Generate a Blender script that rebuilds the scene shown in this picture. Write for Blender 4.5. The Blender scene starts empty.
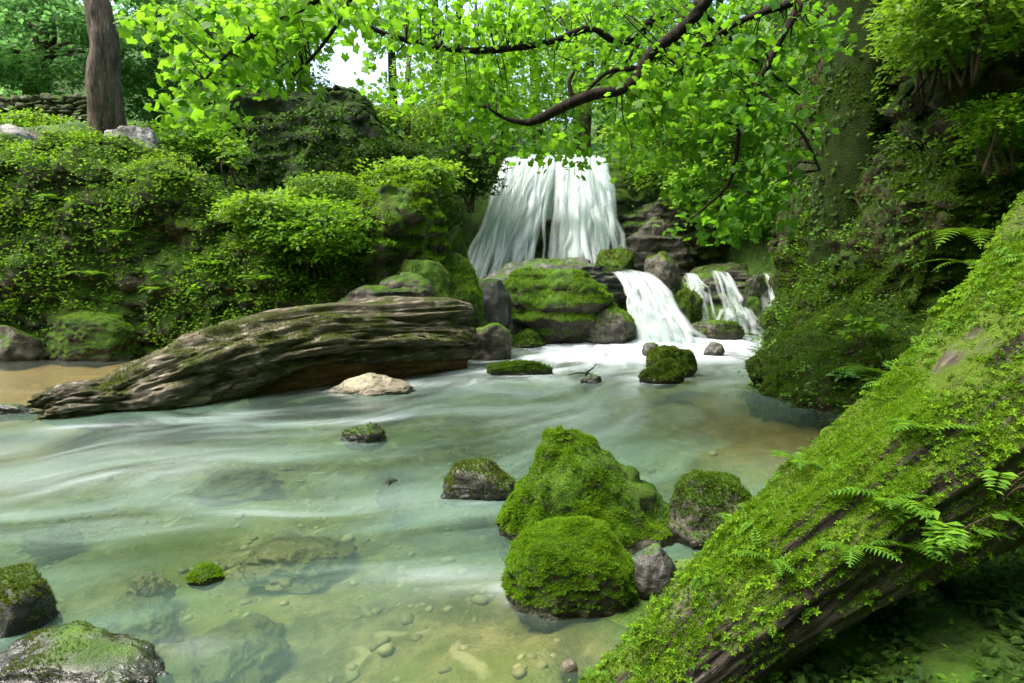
import bpy, bmesh, math
import numpy as np
from math import radians, pi, sin, cos

S = bpy.context.scene
COL = S.collection
rng = np.random.default_rng(11)

# ------------------------------------------------------------------ camera numbers
FPX, CX, CY, PITCH, CAMZ = 626.0, 512.0, 341.5, radians(6.5), 1.3

def P(px, py, Y):
    u = (px - CX) / FPX; v = (CY - py) / FPX
    d = (u, cos(PITCH) + v * sin(PITCH), -sin(PITCH) + v * cos(PITCH))
    t = Y / d[1]
    return np.array([d[0] * t, Y, CAMZ + d[2] * t])

def W(px, py, z=0.0):
    u = (px - CX) / FPX; v = (CY - py) / FPX
    d = (u, cos(PITCH) + v * sin(PITCH), -sin(PITCH) + v * cos(PITCH))
    t = (z - CAMZ) / d[2]
    return np.array([d[0] * t, d[1] * t, z])

# ------------------------------------------------------------------ noise
def _h(ix, iy, iz, seed):
    h = (ix * 374761393 + iy * 668265263 + iz * 1440662683 + seed * 974711) & 0xffffffff
    h = ((h ^ (h >> 13)) * 1274126177) & 0xffffffff
    h = ((h ^ (h >> 15)) * 2246822519) & 0xffffffff
    return ((h ^ (h >> 16)) & 0xffffff) / float(0xffffff)

def vnoise(p, seed=0):
    p = np.asarray(p, float)
    i = np.floor(p).astype(np.int64); f = p - i
    f = f * f * f * (f * (f * 6 - 15) + 10)
    out = 0
    for dx in (0, 1):
        wx = f[:, 0] if dx else 1 - f[:, 0]
        for dy in (0, 1):
            wy = f[:, 1] if dy else 1 - f[:, 1]
            for dz in (0, 1):
                wz = f[:, 2] if dz else 1 - f[:, 2]
                out = out + wx * wy * wz * _h(i[:, 0] + dx, i[:, 1] + dy, i[:, 2] + dz, seed)
    return out * 2 - 1

def fbm(p, octv=4, seed=0, gain=0.5, lac=2.03):
    p = np.asarray(p, float); a = 1.0; s = 0; n = 0
    for k in range(octv):
        s = s + a * vnoise(p, seed + k * 17); n += a; a *= gain; p = p * lac + 3.7
    return s / n

def ridged(p, octv=4, seed=0):
    p = np.asarray(p, float); a = 1.0; s = 0; n = 0
    for k in range(octv):
        s = s + a * (1 - 2 * np.abs(vnoise(p, seed + k * 13))); n += a; a *= .5; p = p * 2.1 + 1.3
    return s / n

def sstep(a, b, x):
    t = np.clip((x - a) / (b - a), 0, 1); return t * t * (3 - 2 * t)

def v3(x, y=None, z=None):
    if y is None: return np.asarray(x, float)
    return np.stack([np.asarray(x, float), np.asarray(y, float), np.zeros_like(x) + z if np.isscalar(z) else z], 1)

# ------------------------------------------------------------------ objects
def tag(o, label=None, cat=None, group=None, kind=None):
    if label: o['label'] = label
    if cat: o['category'] = cat
    if group: o['group'] = group
    if kind: o['kind'] = kind
    return o

def empty(name, loc):
    o = bpy.data.objects.new(name, None); COL.objects.link(o)
    o.location = [float(a) for a in loc]; o.empty_display_size = .1
    return o

def mesh_obj(name, V, faces, mat, parent=None, loc=None, smooth=True, attrs=None):
    """faces: an (m,k) array or a list of such arrays"""
    if not isinstance(faces, (list, tuple)): faces = [faces]
    faces = [np.asarray(f, np.int32) for f in faces if len(f)]
    V = np.asarray(V, np.float32)
    me = bpy.data.meshes.new(name)
    nl = sum(f.size for f in faces); npoly = sum(len(f) for f in faces)
    me.vertices.add(len(V)); me.vertices.foreach_set('co', V.ravel())
    me.loops.add(nl); me.polygons.add(npoly)
    me.loops.foreach_set('vertex_index', np.concatenate([f.ravel() for f in faces]))
    st = []; off = 0
    for f in faces:
        st.append(off + np.arange(len(f)) * f.shape[1]); off += f.size
    me.polygons.foreach_set('loop_start', np.concatenate(st).astype(np.int32))
    me.update(calc_edges=True)
    me.polygons.foreach_set('use_smooth', np.full(npoly, smooth, bool))
    if attrs:
        for k, a in attrs.items():
            a = np.asarray(a, np.float32)
            if a.ndim == 1:
                at = me.attributes.new(k, 'FLOAT', 'POINT'); at.data.foreach_set('value', a)
            else:
                at = me.attributes.new(k, 'FLOAT_VECTOR', 'POINT'); at.data.foreach_set('vector', a.ravel())
    if mat: me.materials.append(mat)
    o = bpy.data.objects.new(name, me); COL.objects.link(o)
    if parent: o.parent = parent
    if loc is not None: o.location = [float(a) for a in loc]
    return o

_ico = {}
def ico(n):
    if n not in _ico:
        bm = bmesh.new(); bmesh.ops.create_icosphere(bm, subdivisions=n, radius=1)
        V = np.array([v.co[:] for v in bm.verts]); F = np.array([[v.index for v in f.verts] for f in bm.faces])
        bm.free(); _ico[n] = (V, F)
    return _ico[n]

def tri_normals(V, F):
    a, b, c = V[F[:, 0]], V[F[:, 1]], V[F[:, 2]]
    n = np.cross(b - a, c - a); l = np.linalg.norm(n, axis=1)
    return n / np.maximum(l, 1e-12)[:, None], l / 2

def tris(F):
    F = np.asarray(F)
    return F if F.shape[1] == 3 else np.concatenate([F[:, [0, 1, 2]], F[:, [0, 2, 3]]])

def scatter(V, F, n, mask=None):
    """n surface points, kept with probability mask(pos, normal)"""
    F = tris(F); N, A = tri_normals(V, F)
    i = rng.choice(len(F), size=n, p=A / A.sum())
    r1 = np.sqrt(rng.random(n))[:, None]; r2 = rng.random(n)[:, None]
    p = V[F[i, 0]] * (1 - r1) + V[F[i, 1]] * r1 * (1 - r2) + V[F[i, 2]] * r1 * r2
    nn = N[i]
    if mask is not None:
        k = rng.random(n) < mask(p, nn); p, nn = p[k], nn[k]
    return p, nn

def norm(a):
    return a / np.maximum(np.linalg.norm(a, axis=1), 1e-9)[:, None]

def instances(TV, TF, pos, zdir, scale, xdir=None):
    """copies of a template (its z along zdir, its x along xdir or spun at random) as one V,F"""
    n = len(pos); z = norm(zdir)
    if xdir is None: xdir = rng.normal(size=(n, 3))
    x = norm(xdir - (xdir * z).sum(1)[:, None] * z); y = np.cross(z, x)
    sc = np.broadcast_to(np.asarray(scale, float), (n,))[:, None, None]
    T = TV[None] * sc
    V = pos[:, None] + T[..., 0:1] * x[:, None] + T[..., 1:2] * y[:, None] + T[..., 2:3] * z[:, None]
    k = len(TV)
    F = TF[None] + (np.arange(n) * k)[:, None, None]
    return V.reshape(-1, 3), F.reshape(-1, TF.shape[1])

def merge(parts):
    Vs, Fs, o = [], [], 0
    for V, F in parts:
        if not len(V): continue
        Vs.append(V); Fs.append(F + o); o += len(V)
    return np.concatenate(Vs), Fs

def merge1(parts):
    V, F = merge(parts); return V, np.concatenate(F)

# leaf templates: they lie in x (length) - y, face z
LEAF = (np.array([[0, 0, 0], [.45, .3, .06], [1, 0, -.08], [.45, -.3, .06]]), np.array([[0, 1, 2], [0, 2, 3]]))
def lobed():
    a = np.radians([180, 205, 235, 262, 290, 312, 335, 0, 25, 48, 70, 98, 125, 155]); 
    r = np.array([.10, .50, .66, .56, .82, .70, .74, 1.0, .74, .70, .82, .56, .66, .50])
    V = np.stack([np.cos(a) * r + .25, np.sin(a) * r, -.16 * r * r * (1 + .3 * np.cos(3 * a))], 1)
    V = np.concatenate([[[.15, 0, .03]], V]); n = len(a)
    return V * .62, np.array([[0, 1 + k, 1 + (k + 1) % n] for k in range(n)])
LOBED = lobed()
def tuft(nb=4, w=.16):
    V, F = [], []
    for k in range(nb):
        a = 2 * pi * k / nb; d = np.array([cos(a), sin(a), 0]); s = np.array([-sin(a), cos(a), 0]) * w
        i = len(V); V += [d * .05 - s, d * .05 + s, d * .6 + np.array([0, 0, .9])]; F.append([i, i + 1, i + 2])
    return np.array(V), np.array(F)
TUFT = tuft()
def rosette(nb=5):
    V, F = [], []
    for k in range(nb):
        a = 2 * pi * k / nb + .3; d = np.array([cos(a), sin(a), 0]); s = np.array([-sin(a), cos(a), 0]) * .24
        i = len(V); V += [d * .02, d * .5 - s + [0, 0, .3], d * 1.0 + [0, 0, .22], d * .5 + s + [0, 0, .3]]; F += [[i, i + 1, i + 2], [i, i + 2, i + 3]]
    return np.array(V), np.array(F)
ROSE = rosette()
def sprig(n=6):
    """a small feathery sprig: stem along x with leaflets on both sides"""
    V, F = [], []
    for k in range(n):
        t = .12 + .8 * k / n; l = .30 * sin(pi * (t * .75 + .2)); zz = .35 * t - .45 * t * t
        for s in (-1, 1):
            i = len(V); b = np.array([t, 0, zz]); tip = b + [l * .45, s * l, -.05]
            V += [b, b + [l * .4, s * l * .35, .02], tip, b + [-l * .02, s * l * .55, .02]]; F += [[i, i + 1, i + 2], [i, i + 2, i + 3]]
    i = len(V); V += [[.85, .06, -.03], [1.05, 0, -.1], [.85, -.06, -.03]]; F.append([i, i + 1, i + 2])
    return np.array(V, float), np.array(F)
SPRIG = sprig()

# ------------------------------------------------------------------ materials
class M:
    def __init__(s, name):
        s.m = bpy.data.materials.new(name); s.m.use_nodes = True; s.t = s.m.node_tree; s.t.nodes.clear()
        s.out = s.t.nodes.new('ShaderNodeOutputMaterial')
    def n(s, typ, ins=None, **props):
        nd = s.t.nodes.new('ShaderNode' + typ)
        for k, v in props.items(): setattr(nd, k, v)
        for k, v in (ins or {}).items():
            sock = nd.inputs[k]
            if isinstance(v, bpy.types.NodeSocket): s.t.links.new(v, sock)
            else:
                if isinstance(v, tuple) and len(v) == 3 and sock.type == 'RGBA': v = v + (1,)
                sock.default_value = v
        return nd
    def math(s, op, a, b=0.0, c=0.0, clamp=False):
        return s.n('Math', {0: a, 1: b, 2: c}, operation=op, use_clamp=clamp).outputs[0]
    def noise(s, vec, scale, detail=4, rough=.55, dist=0.0):
        return s.n('TexNoise', {'Vector': vec, 'Scale': scale, 'Detail': detail, 'Roughness': rough, 'Distortion': dist}).outputs['Fac']
    def ss(s, x, a, b):
        return s.n('MapRange', {0: x, 1: a, 2: b, 3: 0.0, 4: 1.0}, interpolation_type='SMOOTHSTEP').outputs[0]
    def mix(s, f, a, b, blend='MIX'):
        nd = s.n('Mix', None, data_type='RGBA', blend_type=blend)
        for idx, v in ((0, f), (6, a), (7, b)):
            if isinstance(v, bpy.types.NodeSocket): s.t.links.new(v, nd.inputs[idx])
            else: nd.inputs[idx].default_value = v + (1,) if isinstance(v, tuple) and len(v) == 3 else v
        return nd.outputs[2]
    def vmul(s, vec, xyz):
        return s.n('VectorMath', {0: vec, 1: xyz}, operation='MULTIPLY').outputs[0]
    def pos(s): return s.n('NewGeometry').outputs['Position']
    def mixsh(s, f, a, b): return s.n('MixShader', {0: f, 1: a, 2: b}).outputs[0]
    def done(s, sh): s.t.links.new(sh, s.out.inputs['Surface']); return s.m

def mat_leaf(name, a, b, tr, trans=.45, rough=.5, spec=.35, patch=1.2):
    m = M(name); g = m.n('NewGeometry'); r = g.outputs['Random Per Island']
    big = m.noise(g.outputs['Position'], patch, 2)
    f = m.math('ADD', m.math('MULTIPLY', r, .65), m.math('MULTIPLY', big, .5))
    f = m.ss(f, .25, .95)
    col = m.mix(f, a, b)
    tcol = m.mix(f, tuple(x * .75 for x in tr), tr)
    p = m.n('BsdfPrincipled', {'Base Color': col, 'Roughness': rough, 'Specular IOR Level': spec}).outputs[0]
    t = m.n('BsdfTranslucent', {'Color': tcol}).outputs[0]
    return m.done(m.mixsh(trans, p, t))

def mat_rock(name, c1, c2, c3, moss1=(.022, .058, .004), moss2=(.06, .13, .007), thr=.45, soft=.3, nzw=.6, bumpd=.03, rough=.75, strata=1.0, mossscale=2.2, scale=1.0, spec=.2, lichen=0.0):
    """stone in three tones with strata, cracks and moss that grows on upward faces"""
    m = M(name); g = m.n('NewGeometry'); pos = g.outputs['Position']
    sp = m.vmul(pos, (1, 1, strata))
    n1 = m.noise(sp, 1.8 * scale, 6, .62, .4); n2 = m.noise(sp, 9 * scale, 6, .65); n3 = m.noise(sp, 38 * scale, 4, .6)
    wv = m.n('VectorMath', {0: sp, 1: m.n('VectorMath', {0: m.n('TexNoise', {'Vector': sp, 'Scale': 3.0 * scale, 'Detail': 5}).outputs['Color'], 3: .55}, operation='SCALE').outputs[0]}, operation='ADD').outputs[0]
    vor = m.n('TexVoronoi', {'Vector': wv, 'Scale': 3.2 * scale}, feature='DISTANCE_TO_EDGE').outputs[0]
    crack = m.math('MAXIMUM', m.ss(vor, 0.0, .045), m.ss(n2, .42, .55))
    c = m.mix(m.ss(n1, .35, .65), c1, c2); c = m.mix(m.ss(n2, .5, .72), c, c3)
    c = m.mix(m.math('MULTIPLY', m.math('SUBTRACT', 1, crack), .55), c, tuple(x * .35 for x in c1))
    if lichen: c = m.mix(m.math('MULTIPLY', m.ss(m.noise(pos, 6, 5, .7), .56, .62), lichen), c, (.42, .44, .40))
    nz = m.n('SeparateXYZ', {0: g.outputs['Normal']}).outputs['Z']
    mm = m.math('ADD', m.math('MULTIPLY', nz, nzw), m.math('MULTIPLY', m.noise(pos, mossscale, 5, .65), 1.2))
    mm = m.ss(m.math('ADD', mm, m.math('MULTIPLY', m.noise(pos, 14, 3), .25)), thr + .45, thr + .45 + soft)
    wz = m.n('SeparateXYZ', {0: pos}).outputs['Z']
    wet = m.math('SUBTRACT', 1.0, m.ss(m.math('ADD', wz, m.math('MULTIPLY', m.noise(pos, 9, 4, .6), -.10)), -.02, .035))
    mm = m.math('MULTIPLY', mm, m.math('SUBTRACT', 1.0, m.math('MULTIPLY', wet, .9)))
    c = m.mix(m.math('MULTIPLY', wet, .75), c, tuple(x * .45 for x in c1))
    mc = m.mix(m.ss(m.noise(pos, 5, 4, .6), .35, .68), moss1, moss2)
    mc = m.mix(m.math('MULTIPLY', m.ss(m.noise(pos, 2.3, 3), .5, .75), .5), mc, (.07, .07, .012))
    fine = m.noise(pos, 120, 3, .7)
    hgt = m.math('ADD', m.math('MULTIPLY', n2, .8), m.math('MULTIPLY', n3, .35))
    hgt = m.math('ADD', hgt, m.math('MULTIPLY', crack, .25))
    hm = m.math('ADD', m.math('MULTIPLY', m.noise(pos, 26, 4, .7), .9), m.math('MULTIPLY', fine, .5))
    hm = m.math('ADD', hm, .25)
    hmix = m.n('Mix', {0: mm, 2: hgt, 3: hm}, data_type='FLOAT').outputs[0]
    bp = m.n('Bump', {'Height': hmix, 'Strength': .9, 'Distance': bumpd}).outputs[0]
    ro = m.n('Mix', {0: mm, 2: m.math('ADD', m.math('MULTIPLY', n2, .3), rough - .15), 3: .9}, data_type='FLOAT').outputs[0]
    ro = m.math('SUBTRACT', ro, m.math('MULTIPLY', wet, .45), clamp=True)
    return m.done(m.n('BsdfPrincipled', {'Base Color': m.mix(mm, c, mc), 'Roughness': ro, 'Specular IOR Level': spec, 'Normal': bp}).outputs[0])

GREY1, GREY2, GREY3 = (.035, .033, .026), (.08, .075, .06), (.16, .15, .125)
MAT = {}
MAT['rock'] = mat_rock('stone_grey_mossy', GREY1, GREY2, GREY3, thr=.5)
MAT['rock_wet'] = mat_rock('stone_wet', (.020, .020, .017), (.05, .049, .042), (.12, .12, .11), thr=.6, rough=.5, spec=.4)
MAT['rock_mossy'] = mat_rock('stone_deep_moss', (.025, .022, .015), (.055, .05, .034), (.10, .09, .065), thr=.12, bumpd=.04)
MAT['rock_bare'] = mat_rock('stone_bare_cream', (.13, .12, .08), (.24, .22, .155), (.34, .32, .25), thr=.72)
MAT['rock_bed'] = mat_rock('stone_bed', (.13, .12, .055), (.24, .21, .115), (.36, .32, .2), thr=.62, moss1=(.10, .12, .018), moss2=(.17, .17, .025))
MAT['rock_lichen'] = mat_rock('stone_lichen', (.10, .10, .095), (.2, .2, .19), (.36, .36, .34), thr=.72, lichen=.7)
MAT['cliff'] = mat_rock('cliff_stone', (.03, .028, .02), (.075, .068, .048), (.20, .185, .14), thr=.12, strata=2.2, bumpd=.06, mossscale=1.1)
MAT['cliff_dark'] = mat_rock('cliff_dark', (.04, .045, .032), (.10, .105, .075), (.2, .2, .155), thr=.15, strata=2.0, bumpd=.08, mossscale=.9)
MAT['bank_dark'] = mat_rock('bank_brown_moss', (.018, .014, .008), (.04, .03, .016), (.07, .055, .03), moss1=(.014, .034, .004), moss2=(.04, .085, .006), thr=.2, nzw=.4, strata=.6, bumpd=.06, mossscale=1.6)

MAT['moss'] = mat_leaf('moss_bright', (.045, .115, .004), (.15, .285, .007), (.21, .40, .006), .36, .75, .15, 3.5)
MAT['moss_dark'] = mat_leaf('moss_deep', (.03, .07, .004), (.08, .155, .008), (.10, .20, .006), .32, .75, .15, 3.0)
MAT['moss_olive'] = mat_leaf('moss_olive', (.04, .065, .006), (.095, .135, .010), (.11, .16, .008), .3, .75, .15, 3.0)
MAT['leaf_bright'] = mat_leaf('leaf_sycamore', (.055, .16, .012), (.13, .27, .02), (.22, .50, .018), .55, .5, .15, .8)
MAT['leaf_mid'] = mat_leaf('leaf_mid', (.055, .15, .016), (.12, .26, .025), (.20, .43, .02), .5, .55, .25, .7)
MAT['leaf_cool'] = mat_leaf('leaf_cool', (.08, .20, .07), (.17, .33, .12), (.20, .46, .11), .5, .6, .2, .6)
MAT['leaf_lime'] = mat_leaf('leaf_lime', (.06, .15, .015), (.15, .28, .03), (.24, .44, .02), .45, .5, .35, .9)
MAT['leaf_dark'] = mat_leaf('leaf_ivy', (.018, .05, .007), (.055, .115, .014), (.06, .14, .010), .35, .6, .15, 1.2)
MAT['leaf_herb'] = mat_leaf('leaf_herb', (.05, .14, .012), (.13, .27, .02), (.20, .40, .015), .45, .6, .12, 2.0)
MAT['litter'] = mat_leaf('dead_leaf', (.04, .022, .010), (.11, .07, .03), (.12, .08, .03), .2, .7, .2, 6)
MAT['grass'] = mat_leaf('grass_lime', (.08, .17, .012), (.18, .30, .02), (.25, .42, .02), .4, .6, .25, 2.0)

def mat_bark(name, a, b, c, moss=.5, axis=None, mossc=(.07, .12, .012), bumpd=.03, scale=1.0, nzw=.5):
    """bark or weathered wood; axis = the grain direction in world space"""
    m = M(name); g = m.n('NewGeometry'); pos = g.outputs['Position']
    ax = np.array(axis if axis is not None else (0, 0, 1.0)); ax = ax / np.linalg.norm(ax)
    dotn = m.n('VectorMath', {0: pos, 1: tuple(ax)}, operation='DOT_PRODUCT').outputs['Value']
    along = m.n('VectorMath', {0: tuple(ax), 3: m.math('MULTIPLY', dotn, .86)}, operation='SCALE').outputs[0]
    gp = m.n('VectorMath', {0: pos, 1: along}, operation='SUBTRACT').outputs[0]
    n1 = m.noise(gp, 9 * scale, 6, .65, .6); n2 = m.noise(gp, 30 * scale, 5, .65); n3 = m.noise(pos, 3, 4, .6)
    col = m.mix(m.ss(n1, .36, .64), a, b); col = m.mix(m.ss(n2, .48, .75), col, c)
    col = m.mix(m.math('MULTIPLY', m.ss(n3, .5, .7), .55), col, tuple(x * .55 for x in a))
    nz = m.n('SeparateXYZ', {0: g.outputs['Normal']}).outputs['Z']
    mm = m.math('ADD', m.math('MULTIPLY', nz, nzw), m.math('MULTIPLY', m.noise(pos, 3.4, 6, .7), 1.2))
    mm = m.ss(mm, 1.25 - moss, 1.5 - moss)
    mc = m.mix(m.noise(pos, 18, 4, .65), tuple(x * .5 for x in mossc), mossc)
    h = m.math('ADD', m.math('MULTIPLY', n1, 1.0), m.math('MULTIPLY', n2, .5))
    h2 = m.math('ADD', m.noise(pos, 40, 4, .7), .4)
    hh = m.n('Mix', {0: mm, 2: h, 3: h2}, data_type='FLOAT').outputs[0]
    bp = m.n('Bump', {'Height': hh, 'Strength': 1.0, 'Distance': bumpd}).outputs[0]
    return m.done(m.n('BsdfPrincipled', {'Base Color': m.mix(mm, col, mc), 'Roughness': .85, 'Specular IOR Level': .12, 'Normal': bp}).outputs[0])

MAT['bark'] = mat_bark('bark_grey_brown', (.055, .045, .033), (.125, .10, .075), (.23, .20, .16), .28, bumpd=.05)
MAT['bark_moss'] = mat_bark('bark_mossy', (.014, .011, .006), (.03, .024, .013), (.055, .045, .024), 1.0, mossc=(.02, .038, .004))
MAT['branch'] = mat_bark('bark_branch', (.010, .008, .006), (.024, .019, .013), (.05, .043, .033), .25)
MAT['twig'] = mat_bark('bark_twig', (.035, .03, .015), (.06, .05, .03), (.09, .08, .05), .0)
def mat_pebble():
    m = M('pebbles'); g = m.n('NewGeometry'); r = g.outputs['Random Per Island']
    c = m.mix(r, (.09, .085, .04), (.27, .24, .155)); c = m.mix(m.math('MULTIPLY', m.noise(g.outputs['Position'], 40, 4), .5), c, (.16, .17, .05))
    return m.done(m.n('BsdfPrincipled', {'Base Color': c, 'Roughness': .7}).outputs[0])
MAT['pebble'] = mat_pebble()
AX_LOG = P(440, 335, 8.2) - P(60, 405, 5.6)
MAT['log'] = mat_bark('driftwood', (.045, .037, .027), (.13, .112, .082), (.34, .315, .27), .68, axis=AX_LOG, mossc=(.05, .065, .012), bumpd=.03, scale=.8, nzw=.12)
MAT['log_red'] = mat_bark('heartwood', (.055, .028, .012), (.12, .065, .028), (.17, .11, .06), .05, axis=AX_LOG, bumpd=.04)
AX_TR = P(1000, 400, 2.0) - P(700, 650, 1.8)
MAT['trunk_right'] = mat_bark('fallen_bark', (.018, .014, .012), (.05, .041, .034), (.13, .115, .10), .50, axis=AX_TR, mossc=(.075, .13, .010), bumpd=.03, scale=1.6, nzw=.55)

# ------------------------------------------------------------------ terrain
RIV = [(0.9, -3), (0.55, .6), (.30, 1.9), (.7, 2.45), (1.35, 2.8), (2.7, 3.9), (3.6, 5.1), (3.7, 7.0), (4.1, 8.6), (5.1, 10.6), (5.3, 12.2),
       (2.5, 12.4), (.7, 11.5), (-.4, 10.2), (-.9, 9.0), (-2.6, 9.2), (-4, 9.5), (-7, 9.75), (-10, 9.6), (-16, 9.5), (-16, -3)]
def sdist(x, y, poly):
    """signed distance, positive outside"""
    p = np.stack([x, y], -1); d = np.full(x.shape, 1e9); ins = np.zeros(x.shape, bool); n = len(poly)
    for i in range(n):
        a = np.array(poly[i]); b = np.array(poly[(i + 1) % n]); e = b - a; w = p - a
        t = np.clip((w @ e) / (e @ e), 0, 1); q = w - t[..., None] * e
        d = np.minimum(d, (q ** 2).sum(-1))
        c = ((a[1] > p[..., 1]) != (b[1] > p[..., 1])) & (p[..., 0] < (b[0] - a[0]) * (p[..., 1] - a[1]) / (b[1] - a[1] + 1e-12) + a[0])
        ins ^= c
    d = np.sqrt(d); return np.where(ins, -d, d)

def ground_h(x, y):
    x = np.asarray(x, float); y = np.asarray(y, float)
    d = sdist(x, y, RIV) + .18 * fbm(v3(x.ravel() * 1.3, y.ravel() * 1.3, 0.5), 3, 5).reshape(x.shape)
    nz = fbm(v3(x.ravel() * .6, y.ravel() * .6, 0.0), 4, 3).reshape(x.shape)
    fine = fbm(v3(x.ravel() * 3, y.ravel() * 3, 0.0), 3, 9).reshape(x.shape)
    # target heights outside the stream
    left = 2.3 + np.clip(y - 11, 0, 40) * .15 + np.clip(-x - 6.3, 0, 1.6) * .9 + np.clip(-x - 9, 0, 20) * .05
    terr = np.where(y < 15.2, 1.0 + .04 * (y - 12), 3.35 + (y - 15.2) * .13)
    terr = 1.0 + sstep(14.9, 15.7, y) * 2.35 + np.clip(y - 15.2, 0, 60) * .14
    right = 4.2 + np.clip(x - 4, 0, 30) * .35 + np.clip(y - 12, 0, 40) * .12
    near = .2 + np.clip(x - 1.0, 0, 1.2) * .12 + np.clip(x - 2.6, 0, 10) * .45 + np.clip(-y, 0, 20) * .8  # slope climbing behind the camera is added to cut light from there
    wl = sstep(-1.2, -2.6, x); wr = sstep(4.6, 6.0, x)
    T = terr * (1 - wl) * (1 - wr) + left * wl + right * wr
    wn = sstep(6.0, 3.6, y); T = T * (1 - wn) + near * wn
    wid = 1.0 + 1.2 * wl * (1 - wn) + .3 * wn
    out = T * sstep(0, 1, d / wid) + .02
    bed = -.27 * sstep(0, 1.1, -d) - .06 * sstep(1.5, 4, -d)
    # shallow shelf at the left behind the log and near the lower edge of the picture
    bed = np.where(d < 0, bed * (1 - .55 * sstep(-2.5, -5, x) * sstep(5.0, 6.6, y)) * (1 - .45 * np.exp(-((x + .1) ** 2 + (y - 2.2) ** 2) / .5)), 0)
    h = np.where(d > 0, out, bed)
    h = h + .28 * nz * sstep(.3, 2.5, d) + fine * (.05 + .04 * (d < 0)) 
    # wooded hills round the gorge; the unseen rise behind the camera blocks low light
    h = h + sstep(19, 60, y) * 5 + sstep(-14, -40, x) * 8 + sstep(9, 34, x) * 8 + sstep(-3, -24, y) * 9
    return h

xs = np.concatenate([np.linspace(-90, -16, 30), np.arange(-15.6, -5, .2), np.arange(-5, 5.6, .07), np.arange(5.7, 12, .2), np.linspace(12.5, 90, 30)])
ys = np.concatenate([np.linspace(-60, -3.2, 24), np.arange(-3, 1, .12), np.arange(1, 6, .05), np.arange(6, 17, .11), np.linspace(17.2, 40, 60), np.linspace(42, 120, 20)])
gx, gy = np.meshgrid(xs, ys); gz = ground_h(gx, gy)
nx, ny = len(xs), len(ys)
gi = np.arange(nx * ny).reshape(ny, nx)
gF = np.stack([gi[:-1, :-1], gi[:-1, 1:], gi[1:, 1:], gi[1:, :-1]], -1).reshape(-1, 4)
gV = np.stack([gx, gy, gz], -1).reshape(-1, 3)

def mat_ground():
    m = M('ground_soil_moss'); g = m.n('NewGeometry'); pos = g.outputs['Position']
    z = m.n('SeparateXYZ', {0: pos}).outputs['Z']
    n1 = m.noise(pos, 1.2, 5, .6); n2 = m.noise(pos, 7, 5, .65); n3 = m.noise(pos, 34, 4, .65)
    soil = m.mix(m.ss(n2, .35, .65), (.022, .016, .009), (.06, .045, .025))
    mossc = m.mix(m.ss(n2, .3, .7), (.02, .05, .005), (.05, .11, .008))
    land = m.mix(m.ss(n1, .30, .48), soil, mossc)
    vor = m.n('TexVoronoi', {'Vector': m.n('VectorMath', {0: pos, 1: m.n('TexNoise', {'Vector': pos, 'Scale': 3.0}).outputs['Color']}, operation='ADD').outputs[0], 'Scale': 3.2})
    bed = m.mix(m.ss(n2, .35, .65), (.08, .08, .028), (.19, .17, .085))
    bed = m.mix(m.math('MULTIPLY', m.ss(m.noise(pos, .9, 3), .5, .62), .75), bed, (.10, .125, .02))
    bed = m.mix(m.math('MULTIPLY', m.ss(vor.outputs['Distance'], .30, .12), .6), bed, (.32, .30, .2))
    sx = m.n('SeparateXYZ', {0: pos}).outputs['X']
    sand = m.mix(n2, (.15, .10, .04), (.24, .17, .075))
    bed = m.mix(m.math('MULTIPLY', m.ss(sx, -3.2, -4.6), .85), bed, sand)
    bed = m.mix(m.math('MULTIPLY', m.ss(sx, 1.2, 2.2), .6), bed, m.mix(n2, (.12, .085, .03), (.24, .17, .06)))
    c = m.mix(m.ss(z, -.05, .02), bed, land)
    h = m.math('ADD', n2, m.math('MULTIPLY', n3, .5))
    bp = m.n('Bump', {'Height': h, 'Strength': .8, 'Distance': .05}).outputs[0]
    return m.done(m.n('BsdfPrincipled', {'Base Color': c, 'Roughness': .85, 'Specular IOR Level': .25, 'Normal': bp}).outputs[0])
tag(mesh_obj('ground', gV, gF, mat_ground()), 'mossy earth banks and gravelly streambed of the wooded gorge', None, None, 'structure')

# ------------------------------------------------------------------ falling water
def mat_fall():
    m = M('falling_water')
    fl = m.n('Attribute', None, attribute_name='flow').outputs['Vector']; ed = m.n('Attribute', None, attribute_name='edge').outputs['Fac']
    s1 = m.noise(m.vmul(fl, (6, 1.1, 1)), 1.0, 3, .55, .8); s2 = m.noise(m.vmul(fl, (18, 1.4, 1)), 1.0, 3, .5, .5)
    s = m.math('ADD', m.math('MULTIPLY', s1, .62), m.math('MULTIPLY', s2, .38))
    dens = m.math('MULTIPLY', m.ss(s, .12, .62), ed)
    d = m.n('BsdfDiffuse', {'Color': (.60, .67, .66)}).outputs[0]; t = m.n('BsdfTranslucent', {'Color': (.48, .57, .55)}).outputs[0]
    w = m.mixsh(.35, d, t)
    g = m.n('BsdfGlossy', {'Roughness': .3, 'Color': (1, 1, 1)}).outputs[0]
    w = m.mixsh(.03, w, g)
    tr = m.n('BsdfTransparent', {'Color': (.97, 1, .99)}).outputs[0]
    return m.done(m.mixsh(m.math('MULTIPLY', dens, .92), tr, w))
MAT['fall'] = mat_fall()

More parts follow.
